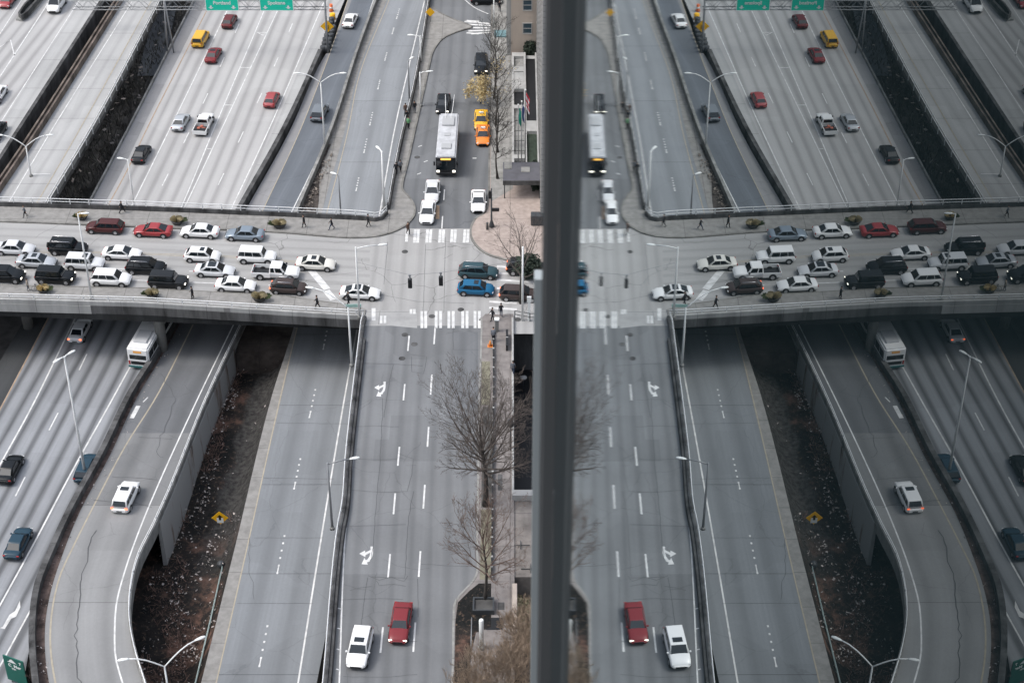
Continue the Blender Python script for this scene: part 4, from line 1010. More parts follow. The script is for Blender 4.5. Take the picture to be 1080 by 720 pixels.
def build_car(kind, lit_f=False, lit_r=False, rack=False, sunroof=False, glassroof=False, taxi=False, spare=False):
    L,W,H,belt,hf,hr,tr,xwb,xwt,xrt,xrb,np = SPEC[kind]; zb = .24 if kind not in ('suv','boxy','van') else .32
    e = empty('car')
    X = lambda f: (f-.5)*L
    hw = W/2; bm = bmesh.new()
    st = [(X(0),hw*.72,zb+.18,tr-.28,.0),(X(.012),hw*.88,zb+.10,tr-.12,.01),(X(.05),hw*.97,zb+.03,tr-.02,.03),(X(max(xrb,.08)),hw,zb,tr,.03),
          (X(.35),hw,zb,belt+.02,.0),(X(.55),hw,zb,belt,.0),(X(xwb),hw,zb,hr,.03),(X((xwb+1)/2),hw*.985,zb,(hr+hf)/2+.045,.05),(X(.955),hw*.93,zb+.03,hf,.05),(X(.985),hw*.84,zb+.08,hf-.10,.03),(X(1),hw*.68,zb+.14,hf-.24,.0)]
    loft(bm, st)
    # cabin shell
    bw, tw = hw*.90, hw*.70 if kind not in ('boxy','van','suv','minivan') else hw*.77
    zc = belt-.03
    B = [Vector((X(xrb),-bw,zc)),Vector((X(xwb),-bw,zc)),Vector((X(xwb),bw,zc)),Vector((X(xrb),bw,zc))]
    Tt = [Vector((X(xrt),-tw,H-.03)),Vector((X(xwt),-tw,H-.03)),Vector((X(xwt),tw,H-.03)),Vector((X(xrt),tw,H-.03))]
    b2 = bmesh.new()
    vb = [b2.verts.new(p) for p in B]; vt = [b2.verts.new(p) for p in Tt]
    b2.faces.new(vb[::-1]); top = b2.faces.new(vt)
    for k in range(4): b2.faces.new((vb[k], vb[(k+1)%4], vt[(k+1)%4], vt[k]))
    bmesh.ops.recalc_face_normals(b2, faces=b2.faces)
    bmesh.ops.bevel(b2, geom=[ed for ed in b2.edges if ed.verts[0].co.z > zc+.01 or ed.verts[1].co.z > zc+.01], offset=.07, segments=3, affect='EDGES', profile=.6)
    for f in b2.faces: f.smooth = True
    me_ = bpy.data.meshes.new('t'); b2.to_mesh(me_); b2.free(); bm.from_mesh(me_); bpy.data.meshes.remove(me_)
    # dark sills and wheel arches
    wx = (X(.815), X(.185)); wr = .33 if kind not in ('suv','boxy','van') else .37
    for x in wx:
        for s in (-1,1): cyl(bm, (x, s*(hw-.02), wr+.02), wr+.075, .06, 'Y', 18, 1)
    box(bm, X(.07), X(.93), -hw*.93, hw*.93, zb-.06, zb+.08, 1)
    box(bm, X(.97), X(1)+.015, -hw*.5, hw*.5, zb+.12, zb+.30, 1)      # grille
    box(bm, X(0)-.012, X(.03), -.28, .28, zb+.22, zb+.36, 1)          # plate recess
    body = link('body', bm, [PAINT['white'], M['black']], e); body.material_slots[0].link = 'OBJECT'; body.material_slots[0].material = PAINT['white']
    # glazing
    lc = [B[0],B[1],Tt[1],Tt[0]]; rc = [B[2],B[3],Tt[3],Tt[2]]
    fc = [B[1],B[2],Tt[2],Tt[1]]; bc = [B[3],B[0],Tt[0],Tt[3]]
    bm = bmesh.new(); pane(bm, fc, .06,.94,.06,.92, .014); link('windscreen', bm, M['glass'], e)
    bm = bmesh.new(); pane(bm, bc, .09,.91,.20 if kind in('suv','boxy','minivan','van','wagon','hatch') else .10,.86, .014); link('rear_window', bm, M['glass'], e)
    cuts = {1:[(.16,.86)], 2:[(.14,.50),(.525,.90)], 3:[(.05,.27),(.295,.58),(.605,.92)]}[np]
    for side, c in ((0, lc), (1, rc)):
        for a, b in cuts:
            if side: a, b = 1-b, 1-a
            bm = bmesh.new(); pane(bm, c, a, b, .18, .84, .014); link('side_window', bm, M['glass'], e)
    for x in wx:
        for s in (-1,1): make_wheel(e, x, s*(hw-.10), wr, .22)
    headlamps(e, L, W, hf-.12, lit_f, lit_r, rz=tr-.18 if kind in ('sedan','coupe','oldsedan') else belt-.1)
    for s in (-1,1):
        bm = bmesh.new(); box(bm, -.08,.08,-.09,.09,-.06,.06); bmesh.ops.bevel(bm, geom=list(bm.edges), offset=.025, segments=1, affect='EDGES')
        o = link('wing_mirror', bm, PAINT['white'], e); o.location = (X(xwb-.06), s*(hw+.06), belt+.05); o.material_slots[0].link = 'OBJECT'
    if rack:
        for s in (-1,1):
            bm = bmesh.new(); tube(bm, [(X(xrt+.04),s*tw*.86,H+.03),(X(xrt+.06),s*tw*.86,H+.09),(X(xwt-.06),s*tw*.86,H+.09),(X(xwt-.03),s*tw*.86,H+.03)], .025, 5); link('roof_rail', bm, M['chrome'], e)
    if sunroof:
        bm = bmesh.new(); box(bm, X(xwt-.17), X(xwt-.05), -tw*.6, tw*.6, H-.03, H-.005+.012); link('sunroof', bm, M['glass'], e)
    if glassroof:
        bm = bmesh.new(); box(bm, X(xrt+.03), X(xwt-.03), -tw*.8, tw*.8, H-.04, H+.012); link('roof_panel', bm, M['glass'], e)
    if taxi:
        bm = bmesh.new(); box(bm, X(xwt-.16), X(xwt-.10), -.32, .32, H-.01, H+.16); link('roof_sign', bm, M['sign_white'], e)
    if spare:
        bm = bmesh.new(); cyl(bm, (X(0)-.12,0,.95), .34, .2, 'X', 16); link('spare_wheel', bm, M['tyre'], e)
    return e
def build_pickup(lit_f=False, lit_r=False, cargo=False):
    e = empty('pickup'); L, W = 5.6, 1.98; hw = W/2; X = lambda f: (f-.5)*L; bm = bmesh.new()
    loft(bm, [(X(.40),hw,.38,1.08,0),(X(.68),hw,.38,1.12,.0),(X(.84),hw*.985,.38,1.12,.05),(X(.955),hw*.94,.42,1.05,.05),(X(.985),hw*.88,.45,.95,.02),(X(1),hw*.75,.5,.8,0)])
    for s in (-1,1): box(bm, X(0), X(.40)+.02, s*hw-.08 if s>0 else -hw, hw if s>0 else -hw+.08, .45, 1.06)
    box(bm, X(0), X(.012), -hw+.08, hw-.08, .45, 1.04); box(bm, X(.01), X(.40), -hw+.09, hw-.09, .44, .58, 1)
    box(bm, X(.05), X(.95), -hw*.9, hw*.9, .3, .42, 1)
    B = [Vector((X(.385),-hw*.92,1.05)),Vector((X(.735),-hw*.92,1.05)),Vector((X(.735),hw*.92,1.05)),Vector((X(.385),hw*.92,1.05))]
    Tt = [Vector((X(.40),-hw*.76,1.78)),Vector((X(.64),-hw*.76,1.78)),Vector((X(.64),hw*.76,1.78)),Vector((X(.40),hw*.76,1.78))]
    b2 = bmesh.new(); vb = [b2.verts.new(p) for p in B]; vt = [b2.verts.new(p) for p in Tt]; b2.faces.new(vb[::-1]); b2.faces.new(vt)
    for k in range(4): b2.faces.new((vb[k], vb[(k+1)%4], vt[(k+1)%4], vt[k]))
    bmesh.ops.recalc_face_normals(b2, faces=b2.faces)
    bmesh.ops.bevel(b2, geom=[ed for ed in b2.edges if max(v.co.z for v in ed.verts) > 1.1], offset=.06, segments=3, affect='EDGES')
    me_ = bpy.data.meshes.new('t'); b2.to_mesh(me_); b2.free(); bm.from_mesh(me_); bpy.data.meshes.remove(me_)
    for x in (X(.83), X(.19)):
        for s in (-1,1): cyl(bm, (x, s*(hw-.02), .42), .48, .06, 'Y', 18, 1)
    body = link('body', bm, [PAINT['white'], M['black']], e); body.material_slots[0].link = 'OBJECT'; body.material_slots[0].material = PAINT['white']
    lc = [B[0],B[1],Tt[1],Tt[0]]; rc = [B[2],B[3],Tt[3],Tt[2]]; fc = [B[1],B[2],Tt[2],Tt[1]]; bc = [B[3],B[0],Tt[0],Tt[3]]
    bm = bmesh.new(); pane(bm, fc, .07,.93,.1,.9,.014); link('windscreen', bm, M['glass'], e)
    bm = bmesh.new(); pane(bm, bc, .1,.9,.2,.85,.014); link('rear_window', bm, M['glass'], e)
    for side, c in ((0, lc), (1, rc)):
        for a, b in ((.08,.34),(.42,.88)):
            if side: a, b = 1-b, 1-a
            bm = bmesh.new(); pane(bm, c, a, b, .15, .84, .014); link('side_window', bm, M['glass'], e)
    for x in (X(.83), X(.19)):
        for s in (-1,1): make_wheel(e, x, s*(hw-.12), .39, .26)
    headlamps(e, L, W, .86, lit_f, lit_r, rz=.9)
    for s in (-1,1):
        bm = bmesh.new(); box(bm, -.08,.08,-.12,.12,-.1,.1); o = link('wing_mirror', bm, M['black'], e); o.location = (X(.70), s*(hw+.1), 1.2)
    if cargo:
        bm = bmesh.new()
        for k in range(7):
            x = X(.05)+random.random()*1.6; y = (random.random()-.5)*1.2; box(bm, x-.25, x+.25, y-.2, y+.2, .58, .9+random.random()*.35)
        link('cargo', bm, M['cargo_red'], e)
        bm = bmesh.new(); box(bm, X(0)+.1, X(.13), -.8, .8, .58, 1.15); link('cargo', bm, M['black'], e)
    return e
def bevel_box(name, par, x0,x1,y0,y1,z0,z1, mat, off=.08, seg=3):
    bm = bmesh.new(); box(bm, x0,x1,y0,y1,z0,z1); bmesh.ops.bevel(bm, geom=list(bm.edges), offset=off, segments=seg, affect='EDGES')
    return link(name, bm, mat, par, False)
def build_bus(L, W, artic, front_dark, label, mats):
    e = empty('city_bus'); tag(e, label, 'bus'); X0 = L/2; hw = W/2; H = 3.05
    secs = [(X0-L, X0, 'body')] if not artic else [(X0-10.4, X0, 'body'), (X0-L, X0-11.6, 'rear_body')]
    for a, b, nm in secs:
        bo = bevel_box(nm, e, a, b, -hw, hw, .35, H, mats['body'], .18)
        for s in (-1,1):
            n = int((b-a)/1.5)
            for k in range(n):
                xa = a+.35+k*(b-a-.6)/n; bm = bmesh.new(); y = s*(hw+.006)
                box(bm, xa, xa+(b-a-.6)/n-.09, min(y,y-s*.01), max(y,y-s*.01), 1.45, 2.45); link('side_window', bm, M['glass'], e)
            bm = bmesh.new(); y = s*(hw+.005); box(bm, a+.2, b-.2, min(y,y-s*.012), max(y,y-s*.012), .42, .95); link('skirt', bm, mats['skirt'], e)
        bevel_box('roof_unit', e, a+1.2, a+3.6, -hw*.62, hw*.62, H-.02, H+.22, mats['unit'], .06)
        bevel_box('roof_unit', e, b-3.4, b-2.0, -hw*.5, hw*.5, H-.02, H+.16, mats['unit'], .06)
        bevel_box('roof_hatch', e, (a+b)/2-.4, (a+b)/2+.4, -.4, .4, H-.02, H+.08, mats['unit'], .03)
    if artic: bevel_box('bellows', e, X0-11.7, X0-10.3, -hw*.92, hw*.92, .5, H-.12, M['tyre'], .05)
    # front
    bm = bmesh.new(); box(bm, X0+.0, X0+.02, -hw*.88, hw*.88, 1.15, 2.45); link('windscreen', bm, M['glass'], e)
    bm = bmesh.new(); box(bm, X0-.005, X0+.012, -hw*.97, hw*.97, .5, 2.95); link('front_panel', bm, mats['front'], e)
    bm = bmesh.new(); box(bm, X0+.012, X0+.03, -hw*.5, hw*.5, 2.58, 2.82); link('destination_sign', bm, M['amber_on'] if front_dark else M['black'], e)
    bm = bmesh.new(); box(bm, X0+.0, X0+.12, -hw*.95, hw*.95, .4, .75); bmesh.ops.bevel(bm, geom=list(bm.edges), offset=.04, segments=1, affect='EDGES'); link('bumper', bm, mats['bumper'], e)
    for s in (-1,1):
        bm = bmesh.new(); box(bm, X0+.01, X0+.06, s*hw*.78-.18, s*hw*.78+.18, .82, 1.06); link('headlight', bm, M['lamp_on'] if front_dark else M['lamp_clear'], e)
        bm = bmesh.new(); box(bm, X0+.02, X0+.28, s*(hw+.16)-.1, s*(hw+.16)+.1, 1.9, 2.4); link('wing_mirror', bm, M['black'], e)
    # rear
    xr = X0-L
    bm = bmesh.new(); box(bm, xr-.02, xr+.0, -hw*.78, hw*.78, 1.55, 2.15); link('rear_window', bm, M['glass'], e)
    bm = bmesh.new(); box(bm, xr-.03, xr+.01, -hw*.7, hw*.7, .80, 1.25); link('engine_grille', bm, M['black'], e)
    bm = bmesh.new(); box(bm, xr-.08, xr+.01, -hw*.97, hw*.97, .38, .62); link('bumper', bm, mats['bumper'], e)
    bm = bmesh.new(); box(bm, xr-.025, xr+.0, -hw*.38, hw*.38, 2.45, 2.72); link('route_sign', bm, M['amber_dim'], e)
    for s in (-1,1):
        bm = bmesh.new(); box(bm, xr-.03, xr+.0, s*hw*.84-.1, s*hw*.84+.1, .75, 1.3); link('tail_light', bm, M['lamp_red'], e)
    wl = [X0-2.6, X0-8.4] + ([X0-L+3.0] if artic else [])
    if not artic: wl = [X0-2.6, X0-L+3.2]
    for x in wl:
        for s in (-1,1): make_wheel(e, x, s*(hw-.1), .48, .3)
    return e

M['cargo_red'] = simple('rusty_cargo', (.38,.12,.08), .8, var=.5, scale=2)
CACHE = {}
def place(kind, color, u, v, ang, label, cat='car', z=0.0, group=None, scale=1.0, **kw):
    key = (kind, tuple(sorted(kw.items())))
    first = key not in CACHE
    if first:
        o = build_pickup(**kw) if kind == 'pickup' else build_car(kind, **kw)
        cache_kids(o); CACHE[key] = o; root = o
    else: root = copy_tree(CACHE[key])
    nm = {'pickup':'pickup_truck','suv':'suv','boxy':'suv','minivan':'minivan','van':'van','hatch':'hatchback','wagon':'station_wagon','coupe':'coupe'}.get(kind, 'sedan')
    root.name = nm if not first else nm
    KIDS[root.name] = list(root.children)
    if first: CACHE[key] = root
    p = P(u, v, z+.7); root.location = (p.x, p.y, z); root.rotation_euler = (0,0,ang); root.scale = (scale,)*3
    for c in root.children:
        if c.name.startswith('body') or c.name.startswith('wing_mirror'):
            if c.material_slots[0].link == 'OBJECT': c.material_slots[0].material = PAINT[color]
    root['label'] = label; root['category'] = cat
    if group: root['group'] = group
    elif 'group' in root: del root['group']
    return root
E_, W_ = BANG, BANG+math.pi
G1 = 'cars on the overpass'
bz = .0
def onb(kind, col, u, v, d, label, cat='car', **kw): return place(kind, col, u, v, E_ if d == 'E' else W_, label, cat, 0, G1, **kw)
onb('wagon','wine',110.5,238.5,'W','dark wine red crossover facing left, parked at the far kerb of the overpass')
onb('coupe','red',161,242,'W','red coupe with black rear window facing left in the far lane of the overpass')
onb('sedan','white',210.5,243,'W','white sedan facing left in the far lane, between red coupe and silver blue sedan')
onb('sedan','slate',258,246,'W','silver blue sedan facing left, last of the far lane row on the overpass')
onb('sedan','pearl',16,261,'E','silver white sedan cut by the left edge of the photo, upper of the two there', lit_r=False)
onb('boxy','black',72,261,'E','black off-road wagon with pale roof rack, behind the tall lamp on the overpass', 'suv', rack=True, spare=True)
onb('coupe','white',128.5,266,'E','white sedan with round roof, directly above the black suv with roof rails on the overpass')
onb('hatch','white',213.5,268.5,'E','small white hatchback with dark roof panel, below the white sedan that faces left', glassroof=False, sunroof=True)
onb('boxy','white',271,270,'E','white suv with dark side windows, above the white pickup truck', 'suv')
onb('sedan','cream',333,277,'E','cream white sedan with sunroof beside the thick diagonal white line', sunroof=True)
onb('sedan','silver',38.5,274.5,'E','silver sedan with sunroof in the middle lane at far left of the overpass', sunroof=True)
onb('boxy','pearl',89.5,277,'E','pale boxy suv with four square side windows, directly behind the tall overpass lamp', 'suv', sunroof=True)
onb('suv','black',154,281,'E','black suv with roof rails in the middle lane, below a white round-roofed sedan', 'suv', rack=True)
onb('sedan','pearl',226.5,284,'E','silver white sedan with dark glass roof in the middle lane', glassroof=True)
onb('pickup','white',291,286.5,'E','white pickup truck with empty black bed on the overpass', 'pickup truck')
onb('coupe','white',380,307.5,'E','white sedan with black roof panel, foremost car at the overpass stop line', glassroof=True)
onb('suv','black',5,289.5,'E','black suv with lit headlight cut by the left edge of the photo', 'suv', lit_f=True)
onb('boxy','black',58.5,291,'E','black boxy suv with lit headlights next to the straw coloured planter and bicycle', 'suv', lit_f=True)
onb('suv','white',117,293.5,'E','white crossover in the near lane, just right of the tall overpass lamp', 'suv')
onb('boxy','dark',177.5,296,'E','black boxy suv in the near lane, just above a straw planter', 'suv', lit_f=True)
onb('sedan','white',248.5,299.5,'E','plain white sedan in the near lane, ahead of a squatting planter')
onb('hatch','brown',304.5,302,'E','dark brown crossover with roof rails below the white pickup truck', rack=True, lit_r=True)
onb('wagon','teal',504.5,285.5,'E','dark teal station wagon crossing the junction above the blue hatchback', 'station wagon', rack=True)
onb('hatch','blue',502,303.5,'E','bright blue hatchback crossing the junction', sunroof=True)
onb('suv','dark',555,282,'E','dark suv half hidden behind the bare corner tree', 'suv', lit_r=True)
onb('wagon','brown',548,309,'E','dark brown wagon with glowing brake lights at the right crossing', lit_r=True)
SH = R(-90)
place('sedan','pearl',456,200.5,SH-.02,'white sedan facing the camera right behind another, below the bus', lit_f=False)
place('sedan','white',451,222.5,SH-.04,'white sedan facing the camera, first in line at the far crosswalk')
place('coupe','white',504.5,211,SH,'white car facing the camera at the right kerb, beside the plaza')
place('sedan','black',467.5,108.5,SH-.03,'black sedan with lit headlights behind the bus', lit_f=True)
place('sedan','yellow',507.5,125.5,SH,'yellow taxi parked behind the orange taxi', 'taxi', taxi=True)
place('sedan','orange',509.3,141.5,SH,'orange taxi in front of the yellow taxi', 'taxi', taxi=True)
place('suv','black',507.5,68,SH,'black suv with lit headlights driving down the far street', 'suv', lit_f=True)
place('sedan','black',513,-1,R(0),'black car cut by the top edge, beyond the far crosswalk')
HF = heading((272,160),(341,4),ZL)
for a in (('minivan','yellow',211.5,40.5,'yellow taxi van on the freeway below the green signs','taxi',dict(taxi=False)),
          ('hatch','maroon',242,21.5,'dark maroon hatchback just under the left green sign','car',{}),
          ('sedan','red2',225,57,'dark red car with pale roof hatch, right of the yellow taxi van','car',dict(sunroof=True)),
          ('hatch','brightred',286.5,104,'small red hatchback alone in the right freeway lane','car',{}),
          ('sedan','silver',190.5,127.5,'silver sedan beside the white pickup on the freeway','car',{}),
          ('sedan','dark',149,161,'black sedan on the freeway nearest the overpass','car',{})):
    place(a[0], a[1], a[2], a[3], HF, a[4], a[5], ZL, 'cars on the wide freeway', **a[6])
place('pickup','white',215,130.5,HF,'white pickup with a dark loaded bed on the freeway','pickup truck',ZL,'cars on the wide freeway',cargo=True)
HA = heading((0,81),(50,5),ZA)
place('van','white',60,4,HA+math.pi,'white van facing the camera on the leftmost deck','van',ZA)
place('hatch','red',8,0,HA+math.pi,'small red car at the top left corner of the leftmost deck','car',ZA)
place('sedan','white',-3,99,HA+math.pi,'white car mostly cut off by the left edge of the leftmost deck','car',ZA)
place('sedan','dark',-4,138,HA+math.pi,'dark car mostly cut off at the left edge, just above the lamp arms','car',ZA)
HC = heading((310,200),(380,44),ZL)
place('sedan','white',369.5,20.5,HC,'white sedan at the top of the dark slip road','car',ZL)
place('suv','grey',337,118,HC,'grey suv on the dark slip road, beside the double armed lamp','suv',ZL)
HS = heading((20,450),(82,330),ZL)
place('sedan','pearl',84.5,347,HS,'white sedan with lit tail lights driving under the overpass','car',ZL,lit_r=True)
place('sedan','black',10.5,493,HS,'black sedan at the left edge of the lower freeway','car',ZL)
place('wagon','navy',91.5,492,HS,'dark blue wagon hugging the curved barrier of the lower freeway','station wagon',ZL)
place('sedan','navy',19,571,HS,'dark blue sedan on the lower freeway, lowest of the cars there','car',ZL)
zz_ = zr(530); place('suv','white',132.5,523,heading((120,560),(160,470),zz_),'white suv with sunroof driving alone on the curved ramp','suv',zz_,sunroof=True,lit_r=True)
place('suv','white',379.5,682,R(-90)-.10,'white suv with sunroof driving towards the camera at the bottom of the street','suv',0,sunroof=True)
place('oldsedan','red2',422.5,655,R(-90)-.07,'red sedan with lit headlights near the bottom of the street','car',0,lit_f=True)
# buses
M['amber_dim'] = simple('dim_amber_display', (.55,.26,.06), .5, 0, emit=.35)
m1 = dict(body=simple('bus_roof_grey', (.50,.51,.53), .5, var=.2, scale=1), skirt=M['pole_dark'], unit=simple('bus_roof_unit', (.42,.43,.44), .5), front=M['black'], bumper=M['black'])
b1 = build_bus(11.7, 2.6, False, True, 'pale roofed city bus with black front and lit amber sign driving towards the camera', m1)
p = P(469.5,186,.0); b1.location = (p.x, p.y+11.7/2-.3, 0); b1.rotation_euler = (0,0,R(-90)-.012); b1.location.x += .2
for s in (-1,1):
    bm = bmesh.new(); tube(bm, [(-3.5,s*.3,3.15),(-6.5,s*.5,3.7),(-8.8,s*.6,4.2)], .04, 5); link('trolley_pole', bm, M['pole'], b1)
m2 = dict(body=simple('bus_white', (.88,.88,.87), .45), skirt=simple('bus_teal', (.03,.16,.16), .4), unit=simple('bus_unit_white', (.55,.56,.57), .5), front=M['black'], bumper=simple('bus_teal_bumper', (.03,.14,.14), .4))
b2_ = build_bus(12.2, 2.6, False, False, 'white and teal bus seen from behind, entering under the overpass', m2)
p = P(147,388,ZL+.3); hb = heading((120,420),(165,340),ZL); b2_.location = (p.x+math.cos(hb)*6.1, p.y+math.sin(hb)*6.1, ZL); b2_.rotation_euler = (0,0,hb)

# ------------------------------------------------------------------ people
PM = dict(skin=simple('skin', (.45,.28,.2), .6), hair=simple('dark_hair', (.03,.02,.016), .8), black=simple('black_coat', (.015,.016,.02), .9), jeans=simple('blue_jeans', (.03,.045,.08), .9),
    green=simple('green_jacket', (.12,.30,.14), .9), orange=simple('orange_vest', (.7,.25,.06), .9), grey=simple('grey_coat', (.13,.14,.16), .9), brown=simple('brown_coat', (.10,.06,.045), .9), beige=simple('beige_coat', (.4,.34,.28), .9))
def build_person(stride, top, bottom, arm=.3, lean=0.0, bulk=1.15):
    """one continuous skinned body, mid-stride along +X; y is sideways"""
    V, Eg, Rd = [], [], []
    def add(p, r, par=None):
        V.append(p); Rd.append(r); i = len(V)-1
        if par is not None: Eg.append((par, i))
        return i
    hip = add((0,0,.95), .15)
    sp_ = add((lean*.3,0,1.18), .14, hip); ch = add((lean*.6,0,1.38), .165, sp_); nk = add((lean,0,1.52), .06, ch)
    hd = add((lean*1.1+.01,0,1.62), .085, nk); h2 = add((lean*1.2+.015,0,1.74), .08, hd)
    for s in (-1,1):
        f = stride*s
        h = add((0,s*.09,.90), .105, hip); k = add((f*.5+.04,s*.10,.50), .07, h); a = add((f*.9-(.06 if f<0 else 0),s*.10,.09+(.05 if f<0 else 0)), .045, k); add((f*.9+.16,s*.11,.045), .04, a)
        sh = add((lean*.6,s*.19,1.42), .07, ch); g = -s*arm
        el = add((g*.45-.02,s*.25,1.15), .047, sh); wr_ = add((g*.9+.06,s*.25,.92), .032, el); pm = add((g*.95+.08,s*.25,.86), .035, wr_)
        for q in range(4): add((g*.95+.08+.02*(q-1.5), s*(.25), .765+.008*abs(q-1.3)), .011, pm)
        add((g*.95+.13, s*.24, .82), .012, pm)
    me = bpy.data.meshes.new('skeleton'); me.from_pydata(V, Eg, []); o = bpy.data.objects.new('sk', me); COL.objects.link(o)
    md = o.modifiers.new('s', 'SKIN'); sv = me.skin_vertices[0].data
    for i, r in enumerate(Rd): sv[i].radius = (r*bulk, r*bulk) if r > .04 else (r, r); sv[i].use_root = (i == 0)
    o.modifiers.new('d', 'SUBSURF').levels = 1
    dg = bpy.context.evaluated_depsgraph_get(); dg.update(); m2_ = bpy.data.meshes.new_from_object(o.evaluated_get(dg)); bpy.data.objects.remove(o)
    m2_.materials.clear()
    for k in ('skin', top, bottom, 'black'): m2_.materials.append(PM[k])
    for p in m2_.polygons:
        z = p.center.z; y = abs(p.center.y); p.use_smooth = True
        p.material_index = 0 if z > 1.53 or (z < .9 and y > .205) else (3 if z < .1 else (2 if z < .93 else 1))
    e = empty('person'); b = bpy.data.objects.new('body', m2_); COL.objects.link(b); b.parent = e
    bm = bmesh.new(); bmesh.ops.create_icosphere(bm, subdivisions=2, radius=.115); bmesh.ops.scale(bm, verts=bm.verts, vec=(1,.9,1.05))
    bmesh.ops.delete(bm, geom=[v for v in bm.verts if v.co.z < -.03 and v.co.x > -.03 or v.co.z < -.09], context='VERTS')
    bmesh.ops.translate(bm, verts=bm.verts, vec=(lean*1.2-.005,0,1.735)); link('hair', bm, PM['hair'], e, True)
    return e
people = [
 (27,229,R(200),.28,'grey','black','person in grey coat walking on the far sidewalk of the overpass, leftmost there'),
 (129,224.5,R(20),.42,'black','black','person in black striding along the far railing above the red coupe'),
 (321,240,R(170),.34,'black','black','person in black walking left on the far sidewalk, left of a similar walker'),
 (350,242,R(190),.36,'black','jeans','person with blue trousers walking left on the far sidewalk, near the corner'),
 (388.5,239,R(10),.36,'black','black','person in black walking right beside the rounded end of the far railing'),
 (430.5,247,R(-60),.25,'brown','black','person in brown stepping onto the far crosswalk'),
 (203.5,315,R(180),.1,'black','black','person in black at the near railing between planter and white sedan'),
 (335,325,R(185),.36,'black','black','person in long black coat walking along the near railing'),
 (367.5,321,R(20),.15,'black','black','person in black beside the green panel at the near corner of the overpass'),
 (30,306.5,R(0),.15,'beige','grey','person in pale coat pushing a bicycle past the straw planter'),
 (519.5,338,R(200),.3,'black','black','smaller person in black waiting at the near right corner'),
 (528.5,333.5,R(90),.12,'black','jeans','taller person in black at the near right corner'),
 (520.5,360,R(90),.1,'grey','black','person bending near the orange cone on the near sidewalk'),
 (541,395,R(80),.3,'grey','jeans','person in grey blue walking by the dark courtyard wall'),
 (422.5,181,R(80),.3,'grey','black','person in grey on the narrow footpath by the express road'),
 (418,183.5,R(80),.2,'black','black','person in black leaning on the footpath wall, beside one in grey'),
 (431,136,R(60),.1,'green','black','person in bright green jacket standing on the footpath'),
 (429,128,R(90),.1,'black','black','person in black standing behind the green jacket'),
 (428,121,R(90),.1,'brown','black','person in brown at the back of the footpath group'),
 (437.5,119,R(-90),.1,'black','grey','person in black on the kerb side of the footpath group'),
 (527,12,R(-90),.2,'black','black','person in black at the far street corner')]
for (u,v,a,stride,top,bot,lb) in people:
    stride *= .55+.45*((u*5.1) % 1); bk = 1.05+.35*((u*7.3) % 1); e = build_person(stride, top, bot, arm=.12+.3*((v*3.7) % 1), lean=.25 if 'bending' in lb else .05*((u*1.7) % 1), bulk=bk); e.scale = (1,1,.94+.1*((u*2.9) % 1)); p = P(u,v,.14); e.location = p; e.rotation_euler = (0,0,a); tag(e, lb, 'person')
# bicycle by the planter
e = empty('bicycle', P(41,307,.14), R(4)); tag(e, 'dark bicycle being pushed past the straw planter', 'bicycle')
for x in (-.52,.52):
    bm = bmesh.new(); tube(bm, [(x+.33*math.cos(k*math.pi/8),0,.34+.33*math.sin(k*math.pi/8)) for k in range(17)], .025, 4, cap=False); link('wheel', bm, M['tyre'], e)
bm = bmesh.new(); tube(bm, [(-.52,0,.34),(-.15,0,.34),(.38,0,.82),(-.25,0,.85),(-.15,0,.34)], .022, 5); tube(bm, [(.52,0,.34),(.36,0,.98)], .022, 5); tube(bm, [(-.52,0,.34),(-.25,0,.85)], .018, 5); link('frame', bm, M['black'], e)
bm = bmesh.new(); tube(bm, [(.34,-.25,1.0),(.36,0,1.02),(.34,.25,1.0)], .018, 5); link('handlebar', bm, M['black'], e)
bm = bmesh.new(); tube(bm, [(-.4,0,.95),(-.15,0,.96)], [.07,.03], 6); link('saddle', bm, M['black'], e)
# green and dark banner board at the corner
e = empty('notice_board', P(374,328,.14), R(3)); tag(e, 'low pale green panel at the near left corner of the junction', 'board')
bm = bmesh.new(); box(bm, -1.0,.8,-.03,.03,.55,.95); link('panel', bm, simple('mint_panel', (.35,.55,.50), .6), e)
bm = bmesh.new(); [tube(bm, [(x,0,0),(x,0,.55)], .04, 5) for x in (-.9,.7)]; link('stand', bm, M['black'], e)

# ------------------------------------------------------------------ planters, trees, plants
def tuft(bm, n, r, h, rnd, z0=0):
    for _ in range(n):
        a = rnd.random()*6.283; d = rnd.random()**.6*r; x, y = math.cos(a)*d*.5, math.sin(a)*d*.5
        ex, ey = math.cos(a)*d*1.5, math.sin(a)*d*1.5; hh = h*(.5+rnd.random()*.6); wv = .012+.018*rnd.random()
        px, py = -math.sin(a)*wv, math.cos(a)*wv
        q = [bm.verts.new(p) for p in ((x-px,y-py,z0),(x+px,y+py,z0),((x+ex)/2+px,(y+ey)/2+py,z0+hh),(ex,ey,z0+hh*.65))]
        bm.faces.new(q)
def planter(seed, leaf, w=.55):
    rnd = random.Random(seed); e = empty('planter')
    bm = bmesh.new(); tube(bm, [(0,0,0),(0,0,.12),(0,0,.5),(0,0,.55)], [.4,.5,.68,.70], 14); link('pot', bm, M['conc_dark'], e)
    bm = bmesh.new(); tuft(bm, 520, .55, .62, rnd, .5); link('foliage', bm, M[leaf], e)
    bm = bmesh.new(); tuft(bm, 160, .5, .45, rnd, .5)
    bmesh.ops.translate(bm, verts=bm.verts, vec=(.55*(1 if seed%2 else -1),.05,-.1)); link('foliage', bm, M['leaf_green'], e)
    return e
